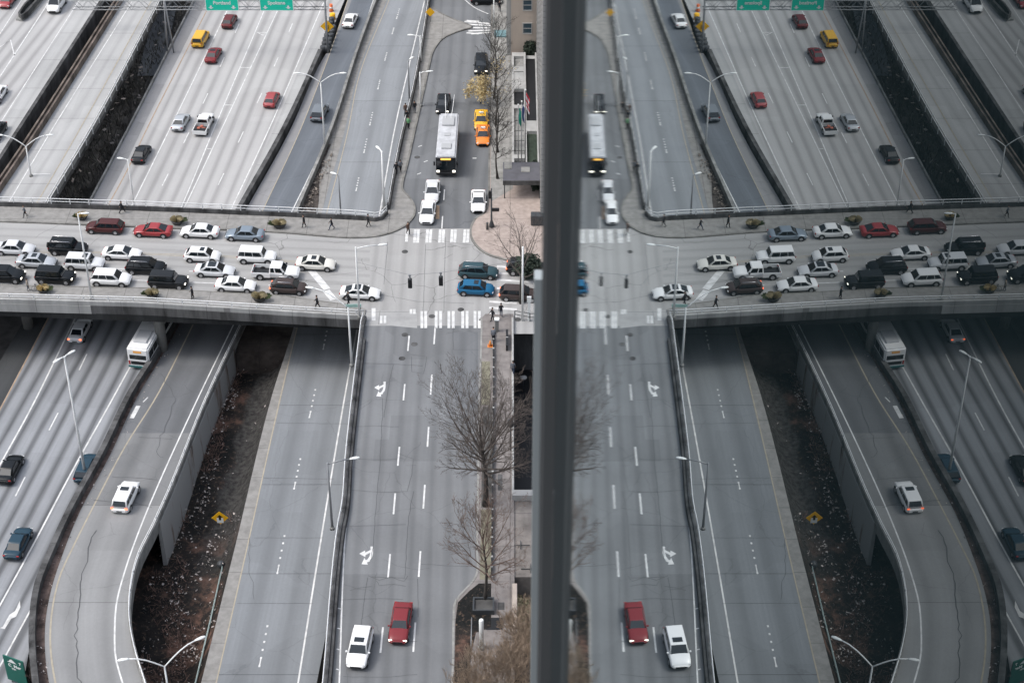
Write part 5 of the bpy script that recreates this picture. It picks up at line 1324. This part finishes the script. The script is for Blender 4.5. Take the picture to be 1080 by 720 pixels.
for i, (u, v, leaf, lb) in enumerate(((87,231,'leaf_yellow','golden tufted planter on the far sidewalk, left of the dark wine crossover'),(187,236,'leaf_straw','straw coloured planter on the far sidewalk, between red coupe and white sedan'),
    (295,240,'leaf_straw','green and yellow planter on the far sidewalk, right of the silver blue sedan'),(46,308,'leaf_yellow','golden planter at the near railing behind the bicycle'),
    (161,313,'leaf_straw','green and straw planter at the near railing, below the black boxy suv'),(274,317,'leaf_straw','pale straw planter at the near railing, left of the dark brown crossover'))):
    e = planter(i, leaf); e.location = P(u,v,.14); e.scale = (1.0+.12*(i%3),.85+.1*(i%2),.8+.08*(i%3)); tag(e, lb, 'planter', 'planters on the overpass sidewalks')

def bare_tree(loc, H, spread, seed, label, twig='twig', trunk_r=.22, depth=6, split=.28, upward=.55, lean=(0,0), leaf=None, leafn=0, name='bare_tree', nb=3, tw=1.0, r1=.5, kd=(2,3,3)):
    rnd = random.Random(seed); tb, cb, lb_ = bmesh.new(), bmesh.new(), bmesh.new()
    tips = []
    def grow(p, d, L_, r, lv):
        n = 3; pts = [p.copy()]; rs = [r]; q = p.copy(); dd = d.copy()
        for k in range(n):
            dd = (dd + Vector((rnd.uniform(-1,1),rnd.uniform(-1,1),rnd.uniform(-.5,.8)))*.13).normalized()
            q = q + dd*L_/n; pts.append(q.copy()); rs.append(r*(1-.35*(k+1)/n))
        tube(tb if lv == 0 else cb, pts, rs, 7 if lv < 2 else (4 if lv < 4 else 3), cap=(lv == 0))
        if lv >= depth: tips.append(q.copy()); return
        kids = nb if lv < 2 else rnd.choice(kd)
        for j in range(kids + (2 if lv == 0 else 0)):
            a = rnd.random()*6.283; perp = dd.orthogonal().normalized(); perp = Matrix.Rotation(a, 3, dd) @ perp
            sp = spread*(.6+.6*rnd.random())
            nd = (dd*(1-.25*sp)+perp*sp+Vector((0,0,upward*.35))).normalized()
            fr = 1.0 if j == 0 else (.55+.45*rnd.random() if lv else .75+.25*rnd.random())
            src = pts[0].lerp(pts[-1], 1) if fr > .99 else pts[min(2, int(fr*3))].lerp(pts[min(3, int(fr*3)+1)], fr*3-int(fr*3) if fr < 1 else 1)
            grow(src, nd, L_*(.76 if lv else .66)*(.8+.35*rnd.random()), max(.012, r*(.56 if lv else r1)), lv+1)
    e = empty(name, loc); tag(e, label, 'tree')
    L0 = H*split
    grow(Vector((0,0,-.1)), Vector((lean[0],lean[1],1)).normalized(), L0, trunk_r, 0)
    # normalise the height
    zmax = max(v.co.z for v in cb.verts); s = (H-L0)/(max(.1, zmax-L0))
    link('trunk', tb, M['bark'], e, True)
    for v in cb.verts:
        if v.co.z > L0: v.co.z = L0+(v.co.z-L0)*s
    link('crown', cb, M[twig], e, False)
    if leaf:
        for _ in range(leafn):
            p = rnd.choice(tips)+Vector((rnd.gauss(0,.3),rnd.gauss(0,.3),rnd.gauss(0,.25)));
            if p.z > L0: p.z = L0+(p.z-L0)*s
            a, b = Vector((rnd.gauss(0,1),rnd.gauss(0,1),rnd.gauss(0,1))).normalized()*.13, Vector((rnd.gauss(0,1),rnd.gauss(0,1),rnd.gauss(0,1))).normalized()*.13
            lb_.faces.new([lb_.verts.new(x) for x in (p-a,p-b,p+a,p+b)])
        link('leaves', lb_, M[leaf], e)
    return e
def fan_tree(loc, H, R0, seed, label, twig='twig', trunk_r=.2, lean=(0,0), z0=.24, z1=.62, limbs=16, dens=1.0, name='bare_tree', leaf=None, leafn=0, e0=18, e1=78):
    """tapered leader with limbs radiating to a rounded crown, each limb carrying side shoots and twigs"""
    rnd = random.Random(seed); tb, cb, lb_ = bmesh.new(), bmesh.new(), bmesh.new(); tips = []
    def lead(t): return Vector((lean[0]*H*t+.12*math.sin(t*9+seed), lean[1]*H*t+.12*math.cos(t*7+seed), H*t))
    tube(tb, [lead(0)-Vector((0,0,.1))]+[lead(t*.1) for t in range(1, 8)], [trunk_r*1.5]+[trunk_r*(1-.85*t/7) for t in range(1, 8)], 8)
    def shoot(p, d, L_, r, lv, up):
        n = (7, 5, 3, 2)[lv]; pts = [p.copy()]; rs = [r]; q = p.copy(); dd = d.normalized(); kids = []
        for k in range(n):
            dd = (dd+Vector((rnd.uniform(-1,1),rnd.uniform(-1,1),rnd.uniform(-.6,.6)))*(.10,.13,.16,.2)[lv]+Vector((0,0,up))).normalized()
            q = q+dd*L_/n; pts.append(q.copy()); rs.append(max(.008, r*(1-.8*(k+1)/n)))
            if lv < 3 and k > 0: kids.append((q.copy(), dd.copy(), (k+1)/n))
        tube(cb, pts, rs, (6,4,3,3)[lv], cap=False); tips.append(q)
        if lv < 3:
            for (kp, kd_, f) in kids:
                for j in range(2 if lv < 2 else (2 if rnd.random() < .8*dens else 1)):
                    if rnd.random() > dens: continue
                    perp = Matrix.Rotation(rnd.random()*6.283, 3, kd_) @ kd_.orthogonal().normalized()
                    nd = kd_*rnd.uniform(.7,1.1)+perp*rnd.uniform(.45,.85)
                    shoot(kp, nd, L_*rnd.uniform(.28,.5)*(1.15-f*.5), max(.012, r*(1-.75*f)*.6), lv+1, .05)
    for i in range(limbs):
        t = z0+(z1-z0)*(i/(limbs-1)); az = i*2.4+rnd.uniform(-.3,.3)
        el = R(e0+(e1-e0)*(i/(limbs-1))**.8+rnd.uniform(-6,6)); p = lead(t)
        d = Vector((math.cos(az)*math.cos(el), math.sin(az)*math.cos(el), math.sin(el)))
        L_ = min(R0/max(.2, math.cos(el)), (H-p.z)/max(.25, math.sin(el)))*rnd.uniform(.8,1.0)
        shoot(p, d, L_, trunk_r*(.42-.2*i/limbs), 0, .05)
    e = empty(name, loc); tag(e, label, 'tree'); link('trunk', tb, M['bark'], e, True); link('crown', cb, M[twig], e)
    if leaf:
        for _ in range(leafn):
            p = rnd.choice(tips)+Vector((rnd.gauss(0,.2),rnd.gauss(0,.2),rnd.gauss(0,.2)))
            a, b = Vector((rnd.gauss(0,1),rnd.gauss(0,1),rnd.gauss(0,1))).normalized()*.09, Vector((rnd.gauss(0,1),rnd.gauss(0,1),rnd.gauss(0,1))).normalized()*.09
            lb_.faces.new([lb_.verts.new(x) for x in (p-a,p-b,p+a,p+b)])
        link('leaves', lb_, M[leaf], e)
    return e
fan_tree(P(513,533,.14), 15.6, 5.2, 12, 'large bare tree with wide fan of branches beside the long street', trunk_r=.28, lean=(-.04,0), limbs=30, z0=.26, z1=.50, dens=.95, e0=10, e1=70)
fan_tree(P(513,634,.14), 12.0, 4.0, 5, 'medium bare tree in a square kerb bed, below the largest bare tree', twig='twig_brown', trunk_r=.18, lean=(-.02,0), limbs=19, z0=.25, z1=.68, dens=.85, e0=12)
for i, (u, v, H, s_, lb) in enumerate(((524,188,9.5,21,'leafless street tree nearest the dark canopy on the far sidewalk'),(525,160,9.5,22,'leafless street tree beside the orange taxi'),(524,132,9.5,23,'leafless street tree with orange leaf remains behind the yellow taxi'),
      (522,104,9.5,24,'leafless street tree in the middle of the far row'),(523,84,10,25,'leafless street tree farthest in the row, by the beige building'))):
    fan_tree(P(u,v,.14), H, 2.5, s_, lb, trunk_r=.14, limbs=11, twig='bark', dens=.8, leaf='leaf_yellow' if i == 2 else None, leafn=160, z0=.3, z1=.75, e0=30)
bare_tree(P(507,109,.02), 4.0, .7, 31, 'pale yellow leafed small tree at the right kerb behind the taxis', trunk_r=.08, split=.3, depth=4, leaf='leaf_yellow', leafn=1500, name='yellow_tree', upward=.2)
fan_tree(P(550,318,.14), 10.5, 3.6, 41, 'bare forked tree on the plaza corner, in front of the dark suv', trunk_r=.2, limbs=11, dens=.6, z0=.3, z1=.6, e0=25)
for i, (u, v, H, s, lb) in enumerate(((500,775,9.5,51,'tan twiggy tree at the bottom edge, left of the thicket'),(533,770,10.0,52,'tan twiggy tree at the bottom edge, in the middle of the thicket'),(553,745,9.0,53,'tan twiggy tree at the bottom edge against the dark tower fin'),(545,700,6.0,54,'short straw coloured tree in the planted pit'))):
    bare_tree(P(u,v,-2), H+2, .62, s, lb, twig='twig_tan', trunk_r=.12, split=.22, depth=7, nb=4, upward=.3)
# dark evergreen shrubs by buildings
def shrub(loc, rx, ry, rz_, n, label, mat='leaf_dark', seed=1):
    rnd = random.Random(seed); e = empty('shrub', loc); tag(e, label, 'shrub')
    bm = bmesh.new(); tube(bm, [(0,0,0),(0,0,rz_*.9)], [.08,.04], 5); link('stem', bm, M['bark'], e)
    bm = bmesh.new()
    for _ in range(n):
        v = Vector((rnd.gauss(0,1),rnd.gauss(0,1),rnd.gauss(0,1))).normalized()*(rnd.random()**.35)
        k = 1+.35*noise.noise(v*2.2+Vector((seed,0,0)))
        p = Vector((v.x*rx*k, v.y*ry*k, rz_+v.z*rz_*k)); a = Vector((rnd.gauss(0,1),rnd.gauss(0,1),rnd.gauss(0,1))).normalized()*.16; b = a.orthogonal().normalized()*.12
        bm.faces.new([bm.verts.new(x) for x in (p-a,p-b,p+a,p+b)])
    link('foliage', bm, M[mat], e)
shrub(P(559,58,.14), 1.0, 1.0, 1.2, 1500, 'round dark evergreen shrub in front of the beige building', seed=2)
shrub(P(557,292,.14), 1.7, 1.4, 1.5, 1600, 'dark evergreen shrub on the plaza corner behind the bare tree', seed=3)
shrub(P(564,190,.14), .6, 3.4, .7, 2200, 'long dark hedge in the terrace trough by the stone building', seed=4)
shrub(P(549,668,-4.9), 1.6, 4.0, 1.6, 2600, 'straw coloured bush filling the planted pit', mat='leaf_straw', seed=5)
# kerb planting, fence dashes
hp = [P(520.5,352), P(520.5,430), P(519.3,535), P(518.6,612)]
e = empty('tree_fence', hp[0]); tag(e, 'low dark chain fence along the planting strip of the near sidewalk', 'fence'); bpy.context.view_layer.update()
bm = bmesh.new(); sweep(bm, hp, [(-.06,.14),(.06,.14),(.06,.55),(-.06,.55)]); world_part('panel', bm, M['black'], e)
for k in range(24):
    t = k/23*(len(hp)-1); i = min(int(t), len(hp)-2); p = hp[i].lerp(hp[i+1], t-i); bm = bmesh.new(); box(bm, -.1,.1,-.1,.1,.1,.62, M=Matrix.Translation(p)); world_part('post', bm, M['conc_light'], e)
e = empty('bike_rack', P(534.7,370)); tag(e, 'short black rack standing on the near sidewalk', 'rack')
bm = bmesh.new(); box(bm, -.12,.12,-.2,2.9,.14,.9); link('panel', bm, M['black'], e)
bm = bmesh.new(); box(bm, -.14,.14,1.3,1.42,.1,.95); link('post', bm, M['conc_light'], e)
e = empty('sign_board', P(524,350)); tag(e, 'narrow pale upright cabinet near the two people at the corner', 'cabinet')
bm = bmesh.new(); box(bm, -.22,.22,-.2,.2,.14,1.7); bmesh.ops.bevel(bm, geom=list(bm.edges), offset=.04, segments=1, affect='EDGES'); link('body', bm, M['conc'], e)
bm = bmesh.new(); box(bm, -.27,.27,-.27,.27,1.7,1.85); link('cap', bm, M['sign_white'], e)
e = empty('traffic_cone', P(517,366)); tag(e, 'orange cone beside the bending person on the near sidewalk', 'cone')
bm = bmesh.new(); tube(bm, [(0,0,.14),(0,0,.9)], [.24,.06], 10); link('body', bm, PM['orange'], e); bm = bmesh.new(); box(bm, -.3,.3,-.3,.3,.14,.2); link('base', bm, PM['orange'], e)
e = empty('lamp_post', P(538.5,476)); tag(e, 'dark short lantern post beside the courtyard wall', 'lamp post')
bm = bmesh.new(); tube(bm, [(0,0,.14),(0,0,3.3)], .07, 6); link('post', bm, M['pole_dark'], e); bm = bmesh.new(); tube(bm, [(0,0,3.2),(0,0,3.5),(0,0,4.1),(0,0,4.4)], [.15,.38,.3,.05], 6); link('lantern', bm, M['pole_dark'], e)
e = empty('square_planter', P(510,642)); tag(e, 'dark square tree box at the foot of the medium bare tree', 'planter')
bm = bmesh.new(); [box(bm, *b) for b in ((-1,1,-.9,-.75,.14,.7),(-1,1,.75,.9,.14,.7),(-1,-.85,-.75,.75,.14,.7),(.85,1,-.75,.75,.14,.7))]; link('box', bm, M['pole_dark'], e); bm = bmesh.new(); box(bm, -.84,.84,-.74,.74,.14,.5); link('soil', bm, M['dirt_dark'], e)
e = empty('white_post', P(508,684)); tag(e, 'thick white upright post at the bottom, beside the square opening in the sidewalk', 'post')
bm = bmesh.new(); tube(bm, [(0,0,.1),(0,0,3.6),(0,0,3.7)], [.22,.22,.16], 12); link('post', bm, M['sign_white'], e); bm = bmesh.new(); cyl(bm, (0,0,.25), .34, .25, seg=12); link('base', bm, M['conc'], e)
e = empty('hand_rail', P(497,684)); tag(e, 'thin grey handrail beside the kerb bed at the bottom', 'rail')
bm = bmesh.new(); tube(bm, [(0,-.2,.14),(0,-.2,1.0),(0,3.0,1.0),(0,3.0,.14)], .05, 5); link('rail', bm, M['steel'], e)
# courtyard railing
cr = [P(543,336), P(560,339), P(640,343)]
rail_thing('guard_rail', cr, [.6,1.1], .05, 1.8, 'dark steel railing at the head of the sunken courtyard', h0=0, mat=M['pole_dark'])
for u, v in ((551,364),(552,398)):
    e = empty('courtyard_lamp', (P(u,v,-5).x, P(u,v,-5).y, -7)); tag(e, 'small round pale lamp down in the dark courtyard', 'lamp', 'lamps in the sunken courtyard')
    bm = bmesh.new(); tube(bm, [(0,0,0),(0,0,1.9)], .05, 6); link('post', bm, M['pole_dark'], e); bm = bmesh.new(); tube(bm, [(0,0,1.9),(0,0,2.05),(0,0,2.15)], [.38,.42,.1], 12); link('shade', bm, M['conc_light'], e)

# ------------------------------------------------------------------ buildings
def building(name, x0,x1,y0,y1,h, mat, label, wins, west=None, cornice=True):
    e = empty(name, (x0,y0,0)); tag(e, label, 'building'); bm = bmesh.new(); box(bm, 0,x1-x0,0,y1-y0,-.5,h); link('wall', bm, M[mat], e)
    for (xa, xb, za, zb_) in wins:
        bm = bmesh.new()
        for q in ((xa-.12,xb+.12,za-.14,za),(xa-.12,xb+.12,zb_,zb_+.12),(xa-.12,xa,za,zb_),(xb,xb+.12,za,zb_)): box(bm, q[0],q[1],-.1,.02,q[2],q[3])
        wf = link('window', bm, M['stone'], e); bm = bmesh.new(); box(bm, xa,xb,-.03,.05,za,zb_); link('pane', bm, M['glass_light'], wf)
        bm = bmesh.new(); box(bm, xa,xb,-.06,-.031,(za+zb_)/2-.05,(za+zb_)/2+.05); link('glazing_bar', bm, M['stone'], wf)
    return e
yb_ = P(0,59).y
bw = building('beige_building', P(539,59).x, 24, yb_, yb_+30, 34, 'beige', 'beige rendered building with small square windows at the top of the picture',
    [(xa, xa+1.15, za, za+1.5) for za in (3.6,7.2,10.8,14.4,18,21.6) for xa in (1.75,4.6,7.6)])
bm = bmesh.new(); box(bm, -.55,0,-.02,26,-.3,34.3)
for k in range(12): box(bm, -.66,-.55,1+k*2.1,1.9+k*2.1,1,30)
o = link('side_pilasters', bm, M['stone'], bw)
bm = bmesh.new(); box(bm, -2.4,-.7,-.4,1.6,3.1,3.3); o = link('awning', bm, M['awning'], bw)
ys = P(0,236).y
sb = building('stone_building', P(570, 236).x, 27, ys, yb_-.5, 46, 'stone', 'tall pale stone building with fine joints next to the dark fin', [])
bm = bmesh.new()
for k in range(60): box(bm, -.012,.0,0,yb_-.5-ys,.8+k*.75,.83+k*.75); box(bm, 0,22,-.012,0,.8+k*.75,.83+k*.75)
for k in range(14): box(bm, -.0135,.0,3+k*4.6,3.04+k*4.6,.8,45)
link('joint_lines', bm, M['conc_dark'], sb)
bm = bmesh.new(); box(bm, -.02,.02,P(0,84).y-ys,P(0,70).y-ys,1.2,3.0); link('window', bm, M['glass_light'], sb)
# terrace podium with troughs and stairs beside the far sidewalk
Yp0, Yp1 = P(0,187).y, P(0,62).y; xp0, xp1 = P(540,130).x, P(568,125).x
pod = empty('podium', (xp0, Yp0, 0)); tag(pod, 'pale stone terrace with dark planting troughs and steps beside the far sidewalk', 'terrace')
D = Yp1-Yp0; Wd = xp1-xp0
def pb(name, x0,x1,v0,v1,z0,z1, mat):
    bm = bmesh.new(); box(bm, x0,x1,P(0,v1).y-Yp0,P(0,v0).y-Yp0,z0,z1); return link(name, bm, M[mat], pod)
pb('plinth', 0,Wd,62,187,.14,.5,'stone')
for (v0,v1) in ((62,66),(77,82),(94,100.5),(117.5,121),(170,174),(184,187)): pb('cross_wall', 0,1.65,v0,v1,.505,1.0,'stone')
pb('side_wall', 0,.28,66,184,.505,.98,'stone'); pb('side_wall', 1.66,1.95,62,187,.505,1.02,'stone'); pb('side_wall', Wd-.3,Wd-.01,62,187,.505,.99,'stone')
pb('cross_wall', 1.96,Wd-.31,134,145,.505,.97,'stone'); pb('slab', .3,1.64,82.3,93.7,.505,.9,'stone')
pb('trough', .3,1.64,66.2,76.8,.505,.6,'conc'); pb('trough', .3,1.64,100.8,117.2,.505,.56,'black'); pb('trough', 1.97,Wd-.32,66,133.5,.505,.58,'black'); pb('trough', 1.97,Wd-.32,145.5,186.5,.505,.57,'leaf_dark'); pb('trough', .3,1.64,174.4,183.7,.505,.57,'black')
for k in range(9): pb('step', .3,1.64,121.3+k*5.3,121.3+(k+1)*5.3-.4,.505,.62+.05*(k%2),'conc')
pb('trough', .3,1.64,66.2,66.3,.6,.61,'conc')
for x, v, c, lb in ((547,177,('leaf_dark',),'x'),):
    pass
fm = {'green':simple('green_flag_cloth', (.02,.28,.20), .8), 'red':simple('red_flag_cloth', (.5,.03,.05), .8), 'white':simple('white_flag_cloth', (.6,.6,.62), .8), 'blue':simple('blue_flag_cloth', (.03,.05,.16), .8)}
for i, (u, v, H, cols, lb) in enumerate(((546.5,176,9.0,('green',),'flagpole with a green flag on the stone terrace'),(550.0,180,10.0,('blue','white'),'flagpole with a dark and white flag on the stone terrace'),(553.8,187,12.5,('red','white'),'tallest flagpole with a red striped flag on the stone terrace'))):
    e = empty('flagpole', P(u, v, .5)); tag(e, lb, 'flagpole')
    bm = bmesh.new(); tube(bm, [(0,0,0),(0,0,H)], [.07,.04], 8); link('pole', bm, M['pole_dark'] if i == 2 else M['steel'], e)
    bm = bmesh.new(); bmesh.ops.create_icosphere(bm, subdivisions=2, radius=.11); bmesh.ops.translate(bm, verts=bm.verts, vec=(0,0,H+.05)); link('finial', bm, M['sign_white'], e)
    rnd = random.Random(i); bm = bmesh.new(); nx, nz = 10, 12; grid = []
    for a in range(nz+1):
        row = []
        for b in range(nx+1):
            s = b/nx; t = a/nz
            row.append(bm.verts.new((.06+s*.42+.05*math.sin(t*7+i), .16*math.sin(s*9+t*2+i)*s, H-.3-t*2.3-s*.9)))
        grid.append(row)
    for a in range(nz):
        for b in range(nx):
            f = bm.faces.new((grid[a][b],grid[a][b+1],grid[a+1][b+1],grid[a+1][b])); f.material_index = (a//2)%len(cols) if cols[0]=='red' else (0 if b < 6 or len(cols)==1 else 1); f.smooth = True
    link('flag', bm, [fm[c] for c in cols], e)
# dark bus shelter / canopy
e = empty('canopy', (P(530.5,211).x, P(0,211).y, 0)); tag(e, 'dark slatted canopy with two pale panels beside the plaza', 'canopy')
Lc = P(571,211).x-P(530.5,211).x; Dc = P(0,191).y-P(0,211).y
bm = bmesh.new(); box(bm, 0,Lc,0,Dc,2.6,2.8); link('roof', bm, simple('canopy_grey', (.10,.10,.115), .7, var=.2, scale=.8), e)
bm = bmesh.new(); box(bm, 0,Lc,-.06,0,2.2,2.84); link('fascia', bm, M['conc_dark'], e)
for (a,b,c,d) in ((.15,1.1,Dc*.62,Dc*.97),(2.3,3.4,Dc*.45,Dc*.72)):
    bm = bmesh.new(); box(bm, a,b,c,d,2.805,2.86); link('roof_panel', bm, M['conc'], e)
for x in (.2,Lc-.2):
    for y in (.2,Dc-.2):
        bm = bmesh.new(); tube(bm, [(x,y,.14),(x,y,2.6)], .07, 6); link('post', bm, M['pole_dark'], e)
e = empty('newspaper_box', P(565,238)); tag(e, 'dark cabinet at the right edge of the pink plaza', 'cabinet')
bm = bmesh.new(); box(bm, -.6,1.4,-.3,.9,.14,1.5); bmesh.ops.bevel(bm, geom=list(bm.edges), offset=.06, segments=2, affect='EDGES'); link('body', bm, M['pole_dark'], e); bm = bmesh.new(); box(bm, -.2,.9,-.32,-.29,.5,1.2); link('door', bm, M['conc_dark'], e)

# ------------------------------------------------------------------ litter, brush
gbx = bmesh.new()
rnd = random.Random(99)
fl, fr = curve_u([(262,262),(240,345),(212,430),(185,522),(168,575),(150,650),(150,720)]), curve_u([(x-2, y) for x, y in D_L])
lit = bmesh.new(); br = bmesh.new()
def lump(bm, p, s):
    a = Vector((rnd.gauss(0,1),rnd.gauss(0,1),rnd.gauss(0,.4))).normalized()*s; b = Vector((rnd.gauss(0,1),rnd.gauss(0,1),rnd.gauss(0,.6))).normalized()*s*.7
    bm.faces.new([bm.verts.new(x) for x in (p-a,p-b,p+a,p+b)])
for _ in range(3000):
    v = rnd.uniform(376,760); t = rnd.random()*(.5 if v < 540 and rnd.random() < .9 else 1); u = fl(v)*(1-t)+fr(v)*t
    if noise.noise(Vector((u*.045, v*.03, 3)))+.5*noise.noise(Vector((u*.15, v*.1, 5))) < .12 and rnd.random() < .88: continue
    p = P(u, v, ZG+.35+.25+max(0,(t-.72)/.28)**2*2.6); 
    lump(lit, p, rnd.choice((.05,.08,.11,.17)))
for _ in range(120):
    v = rnd.uniform(300,720); u = curve_u(rmpL)(v)+rnd.uniform(3,14); lump(lit, P(u, v, zr(v)+.08), rnd.choice((.05,.08,.14)))
for _ in range(90):
    v = rnd.uniform(0,215); u = curve_u(F1_L)(v)-rnd.uniform(4,34); lump(lit, P(u, v, ZB+.9), rnd.choice((.1,.2,.4)))
for _ in range(16):
    v = rnd.uniform(60,215); u = curve_u(F1_L)(v)+rnd.uniform(3,14); lump(lit, P(u, v, ZL+.05), rnd.choice((.05,.08)))
bmesh.ops.recalc_face_normals(lit, faces=lit.faces)
tag(link('litter', lit, simple('scattered_litter', (.46,.41,.38), .9, var=.3, scale=2)), 'pale scraps of litter strewn over the gully and road edges', 'litter', kind='stuff')
for _ in range(5200):
    v = rnd.uniform(378,800); t = rnd.random()*(.5 if v < 540 else 1); u = fl(v)*(1-t)+fr(v)*t
    if noise.noise(Vector((u*.025, v*.02, 9))) < .0: continue
    p = P(u, v, ZG+.3); h = rnd.uniform(.15,.5); d = Vector((rnd.gauss(0,.3),rnd.gauss(0,.3),h)); s = Vector((rnd.gauss(0,1),rnd.gauss(0,1),0)).normalized()*.035
    br.faces.new([br.verts.new(x) for x in (p-s,p+s,p+s*.5+d,p-s*.5+d)])
tag(link('dry_brush', br, simple('dry_reddish_brush', (.20,.125,.10), .95, var=.5, scale=.4)), 'dry reddish brown brush growing in patches over the gully', 'brush', kind='stuff')
for i, (u, v, s) in enumerate(((38,707,61),(50,212,62))):
    bare_tree(P(u, v+18, ZL if i == 0 else ZA), 3.4 if i == 0 else 2.6, .7, s, ('small dark leafless bush in front of the dark green exit sign','small thin leafless bush at the edge of the narrow elevated ramp')[i], trunk_r=.06, split=.15, depth=5, nb=4, name='bush')
for _ in range(160):
    v = rnd.uniform(160,225); u = curve_u(RC_R)(v)+rnd.uniform(2,12); lump(gbx, P(u, v, ZL+.15), rnd.choice((.1,.16,.25)))
tag(link('strip_rubble', gbx, simple('pale_rubble', (.22,.19,.165), .95, var=.6, scale=2)), 'pale rubble and leaves in the narrow soil strip beside the express road', 'rubble', kind='stuff')
# dark undergrowth in the gap beside the freeway
gb_ = bmesh.new()
for _ in range(2600):
    v = rnd.uniform(-20,225); u = curve_u(F1_L)(v)-rnd.uniform(0,46)
    p = P(u, v, ZB); h = rnd.uniform(.3,1.3); d = Vector((rnd.gauss(0,.4),rnd.gauss(0,.4),h)); s = Vector((rnd.gauss(0,1),rnd.gauss(0,1),0)).normalized()*.08
    gb_.faces.new([gb_.verts.new(x) for x in (p-s,p+s,p+s*.4+d,p-s*.4+d)])
tag(link('undergrowth', gb_, simple('grey_undergrowth', (.085,.085,.078), .95, var=.6, scale=.3)), 'dark undergrowth in the deep gap beside the wide freeway', 'undergrowth', kind='stuff')

# ------------------------------------------------------------------ the glass wing of the tower, close to the camera
gx, gy = 0.77, 24.0            # plane of the glass, position of the corner fin
tw_ = empty('glass_tower', (gx, gy, 0)); tag(tw_, 'reflective glass tower wing with a dark corner fin, mirroring the streets on the right', 'building')
m_, t_, b_ = mat_new('reflective_glass'); L = t_.links.new
t_.nodes.remove(b_); out = t_.nodes['Material Output']
fr_ = N(t_, 'ShaderNodeFresnel'); fr_.inputs['IOR'].default_value = 1.27
df = N(t_, 'ShaderNodeBsdfDiffuse'); df.inputs['Color'].default_value = (.006,.011,.013,1)
gl = N(t_, 'ShaderNodeBsdfAnisotropic') if False else N(t_, 'ShaderNodeBsdfGlossy'); gl.inputs['Roughness'].default_value = 0.0; gl.inputs['Color'].default_value = (.92,.985,1,1)
# fine ripples in the glass smear part of the reflection sideways, more so towards the fin
gl2 = N(t_, 'ShaderNodeBsdfGlossy'); gl2.inputs['Roughness'].default_value = 0.0; gl2.inputs['Color'].default_value = (.92,.985,1,1)
tc = N(t_, 'ShaderNodeTexCoord'); sp = N(t_, 'ShaderNodeSeparateXYZ'); L(tc.outputs['Object'], sp.inputs[0])
mr = N(t_, 'ShaderNodeMapRange'); mr.inputs['From Min'].default_value = -19; mr.inputs['From Max'].default_value = 0; mr.inputs['To Min'].default_value = 0; mr.inputs['To Max'].default_value = .0036
L(sp.outputs[1], mr.inputs['Value'])
nm = N(t_, 'ShaderNodeCombineXYZ'); nm.inputs[0].default_value = -1
gw = N(t_, 'ShaderNodeNewGeometry'); wn = N(t_, 'ShaderNodeTexWhiteNoise'); L(gw.outputs['Position'], wn.inputs['Vector'])
w1 = N(t_, 'ShaderNodeMath', operation='SUBTRACT'); L(wn.outputs['Value'], w1.inputs[0]); w1.inputs[1].default_value = .5
w2 = N(t_, 'ShaderNodeMath', operation='MULTIPLY'); L(w1.outputs[0], w2.inputs[0]); L(mr.outputs[0], w2.inputs[1]); w3 = N(t_, 'ShaderNodeMath', operation='MULTIPLY'); L(w2.outputs[0], w3.inputs[0]); w3.inputs[1].default_value = 1.6
mb = N(t_, 'ShaderNodeMapRange'); mb.inputs['From Min'].default_value = -15.5; mb.inputs['From Max'].default_value = -7.0; mb.inputs['To Min'].default_value = 0; mb.inputs['To Max'].default_value = .0066
L(sp.outputs[1], mb.inputs['Value'])       # the pane bows towards its frame and is flat again where it is clamped
mb0 = mb; mc_ = N(t_, 'ShaderNodeMapRange'); mc_.inputs['From Min'].default_value = -6.9; mc_.inputs['From Max'].default_value = -5.2; mc_.inputs['To Min'].default_value = 1; mc_.inputs['To Max'].default_value = 0
L(sp.outputs[1], mc_.inputs['Value']); mb = N(t_, 'ShaderNodeMath', operation='MULTIPLY'); L(mb0.outputs[0], mb.inputs[0]); L(mc_.outputs[0], mb.inputs[1])
w4 = N(t_, 'ShaderNodeMath', operation='ADD'); L(w3.outputs[0], w4.inputs[0]); L(mb.outputs[0], w4.inputs[1]); L(w4.outputs[0], nm.inputs[1])
nb_ = N(t_, 'ShaderNodeCombineXYZ'); nb_.inputs[0].default_value = -1; L(mb.outputs[0], nb_.inputs[1])
vn1 = N(t_, 'ShaderNodeVectorMath', operation='NORMALIZE'); L(nb_.outputs[0], vn1.inputs[0]); L(vn1.outputs[0], gl.inputs['Normal']); L(nm.outputs[0], gl2.inputs['Normal'])
mg = N(t_, 'ShaderNodeMixShader'); mg.inputs[0].default_value = .68; L(gl.outputs[0], mg.inputs[1]); L(gl2.outputs[0], mg.inputs[2])
mx = N(t_, 'ShaderNodeMixShader'); L(fr_.outputs[0], mx.inputs[0]); L(df.outputs[0], mx.inputs[1]); L(mg.outputs[0], mx.inputs[2]); L(mx.outputs[0], out.inputs['Surface'])
M['mirror'] = m_
bm = bmesh.new(); box(bm, 0,.03,-gy-6,0,.5,140); link('glass_pane', bm, M['mirror'], tw_)
bm = bmesh.new(); box(bm, .05,14,-gy-6,.1,0,140); link('wall', bm, M['pole_dark'], tw_)
finm = simple('fin_metal', (.08,.085,.09), .6, .0)
bm = bmesh.new(); box(bm, -.25,-.002,.0,.3,0,140); bmesh.ops.bevel(bm, geom=[e for e in bm.edges if abs(e.verts[0].co.z-e.verts[1].co.z) > 50 and e.verts[0].co.x < -.2], offset=.05, segments=3, affect='EDGES'); link('corner_fin', bm, finm, tw_)
bm = bmesh.new(); box(bm, .56-gx,.98-gx,34.0-gy,34.4-gy,0,95.3); link('lower_pier', bm, simple('pale_pier', (.36,.40,.41), .6), tw_)
print('objects', len(bpy.data.objects))
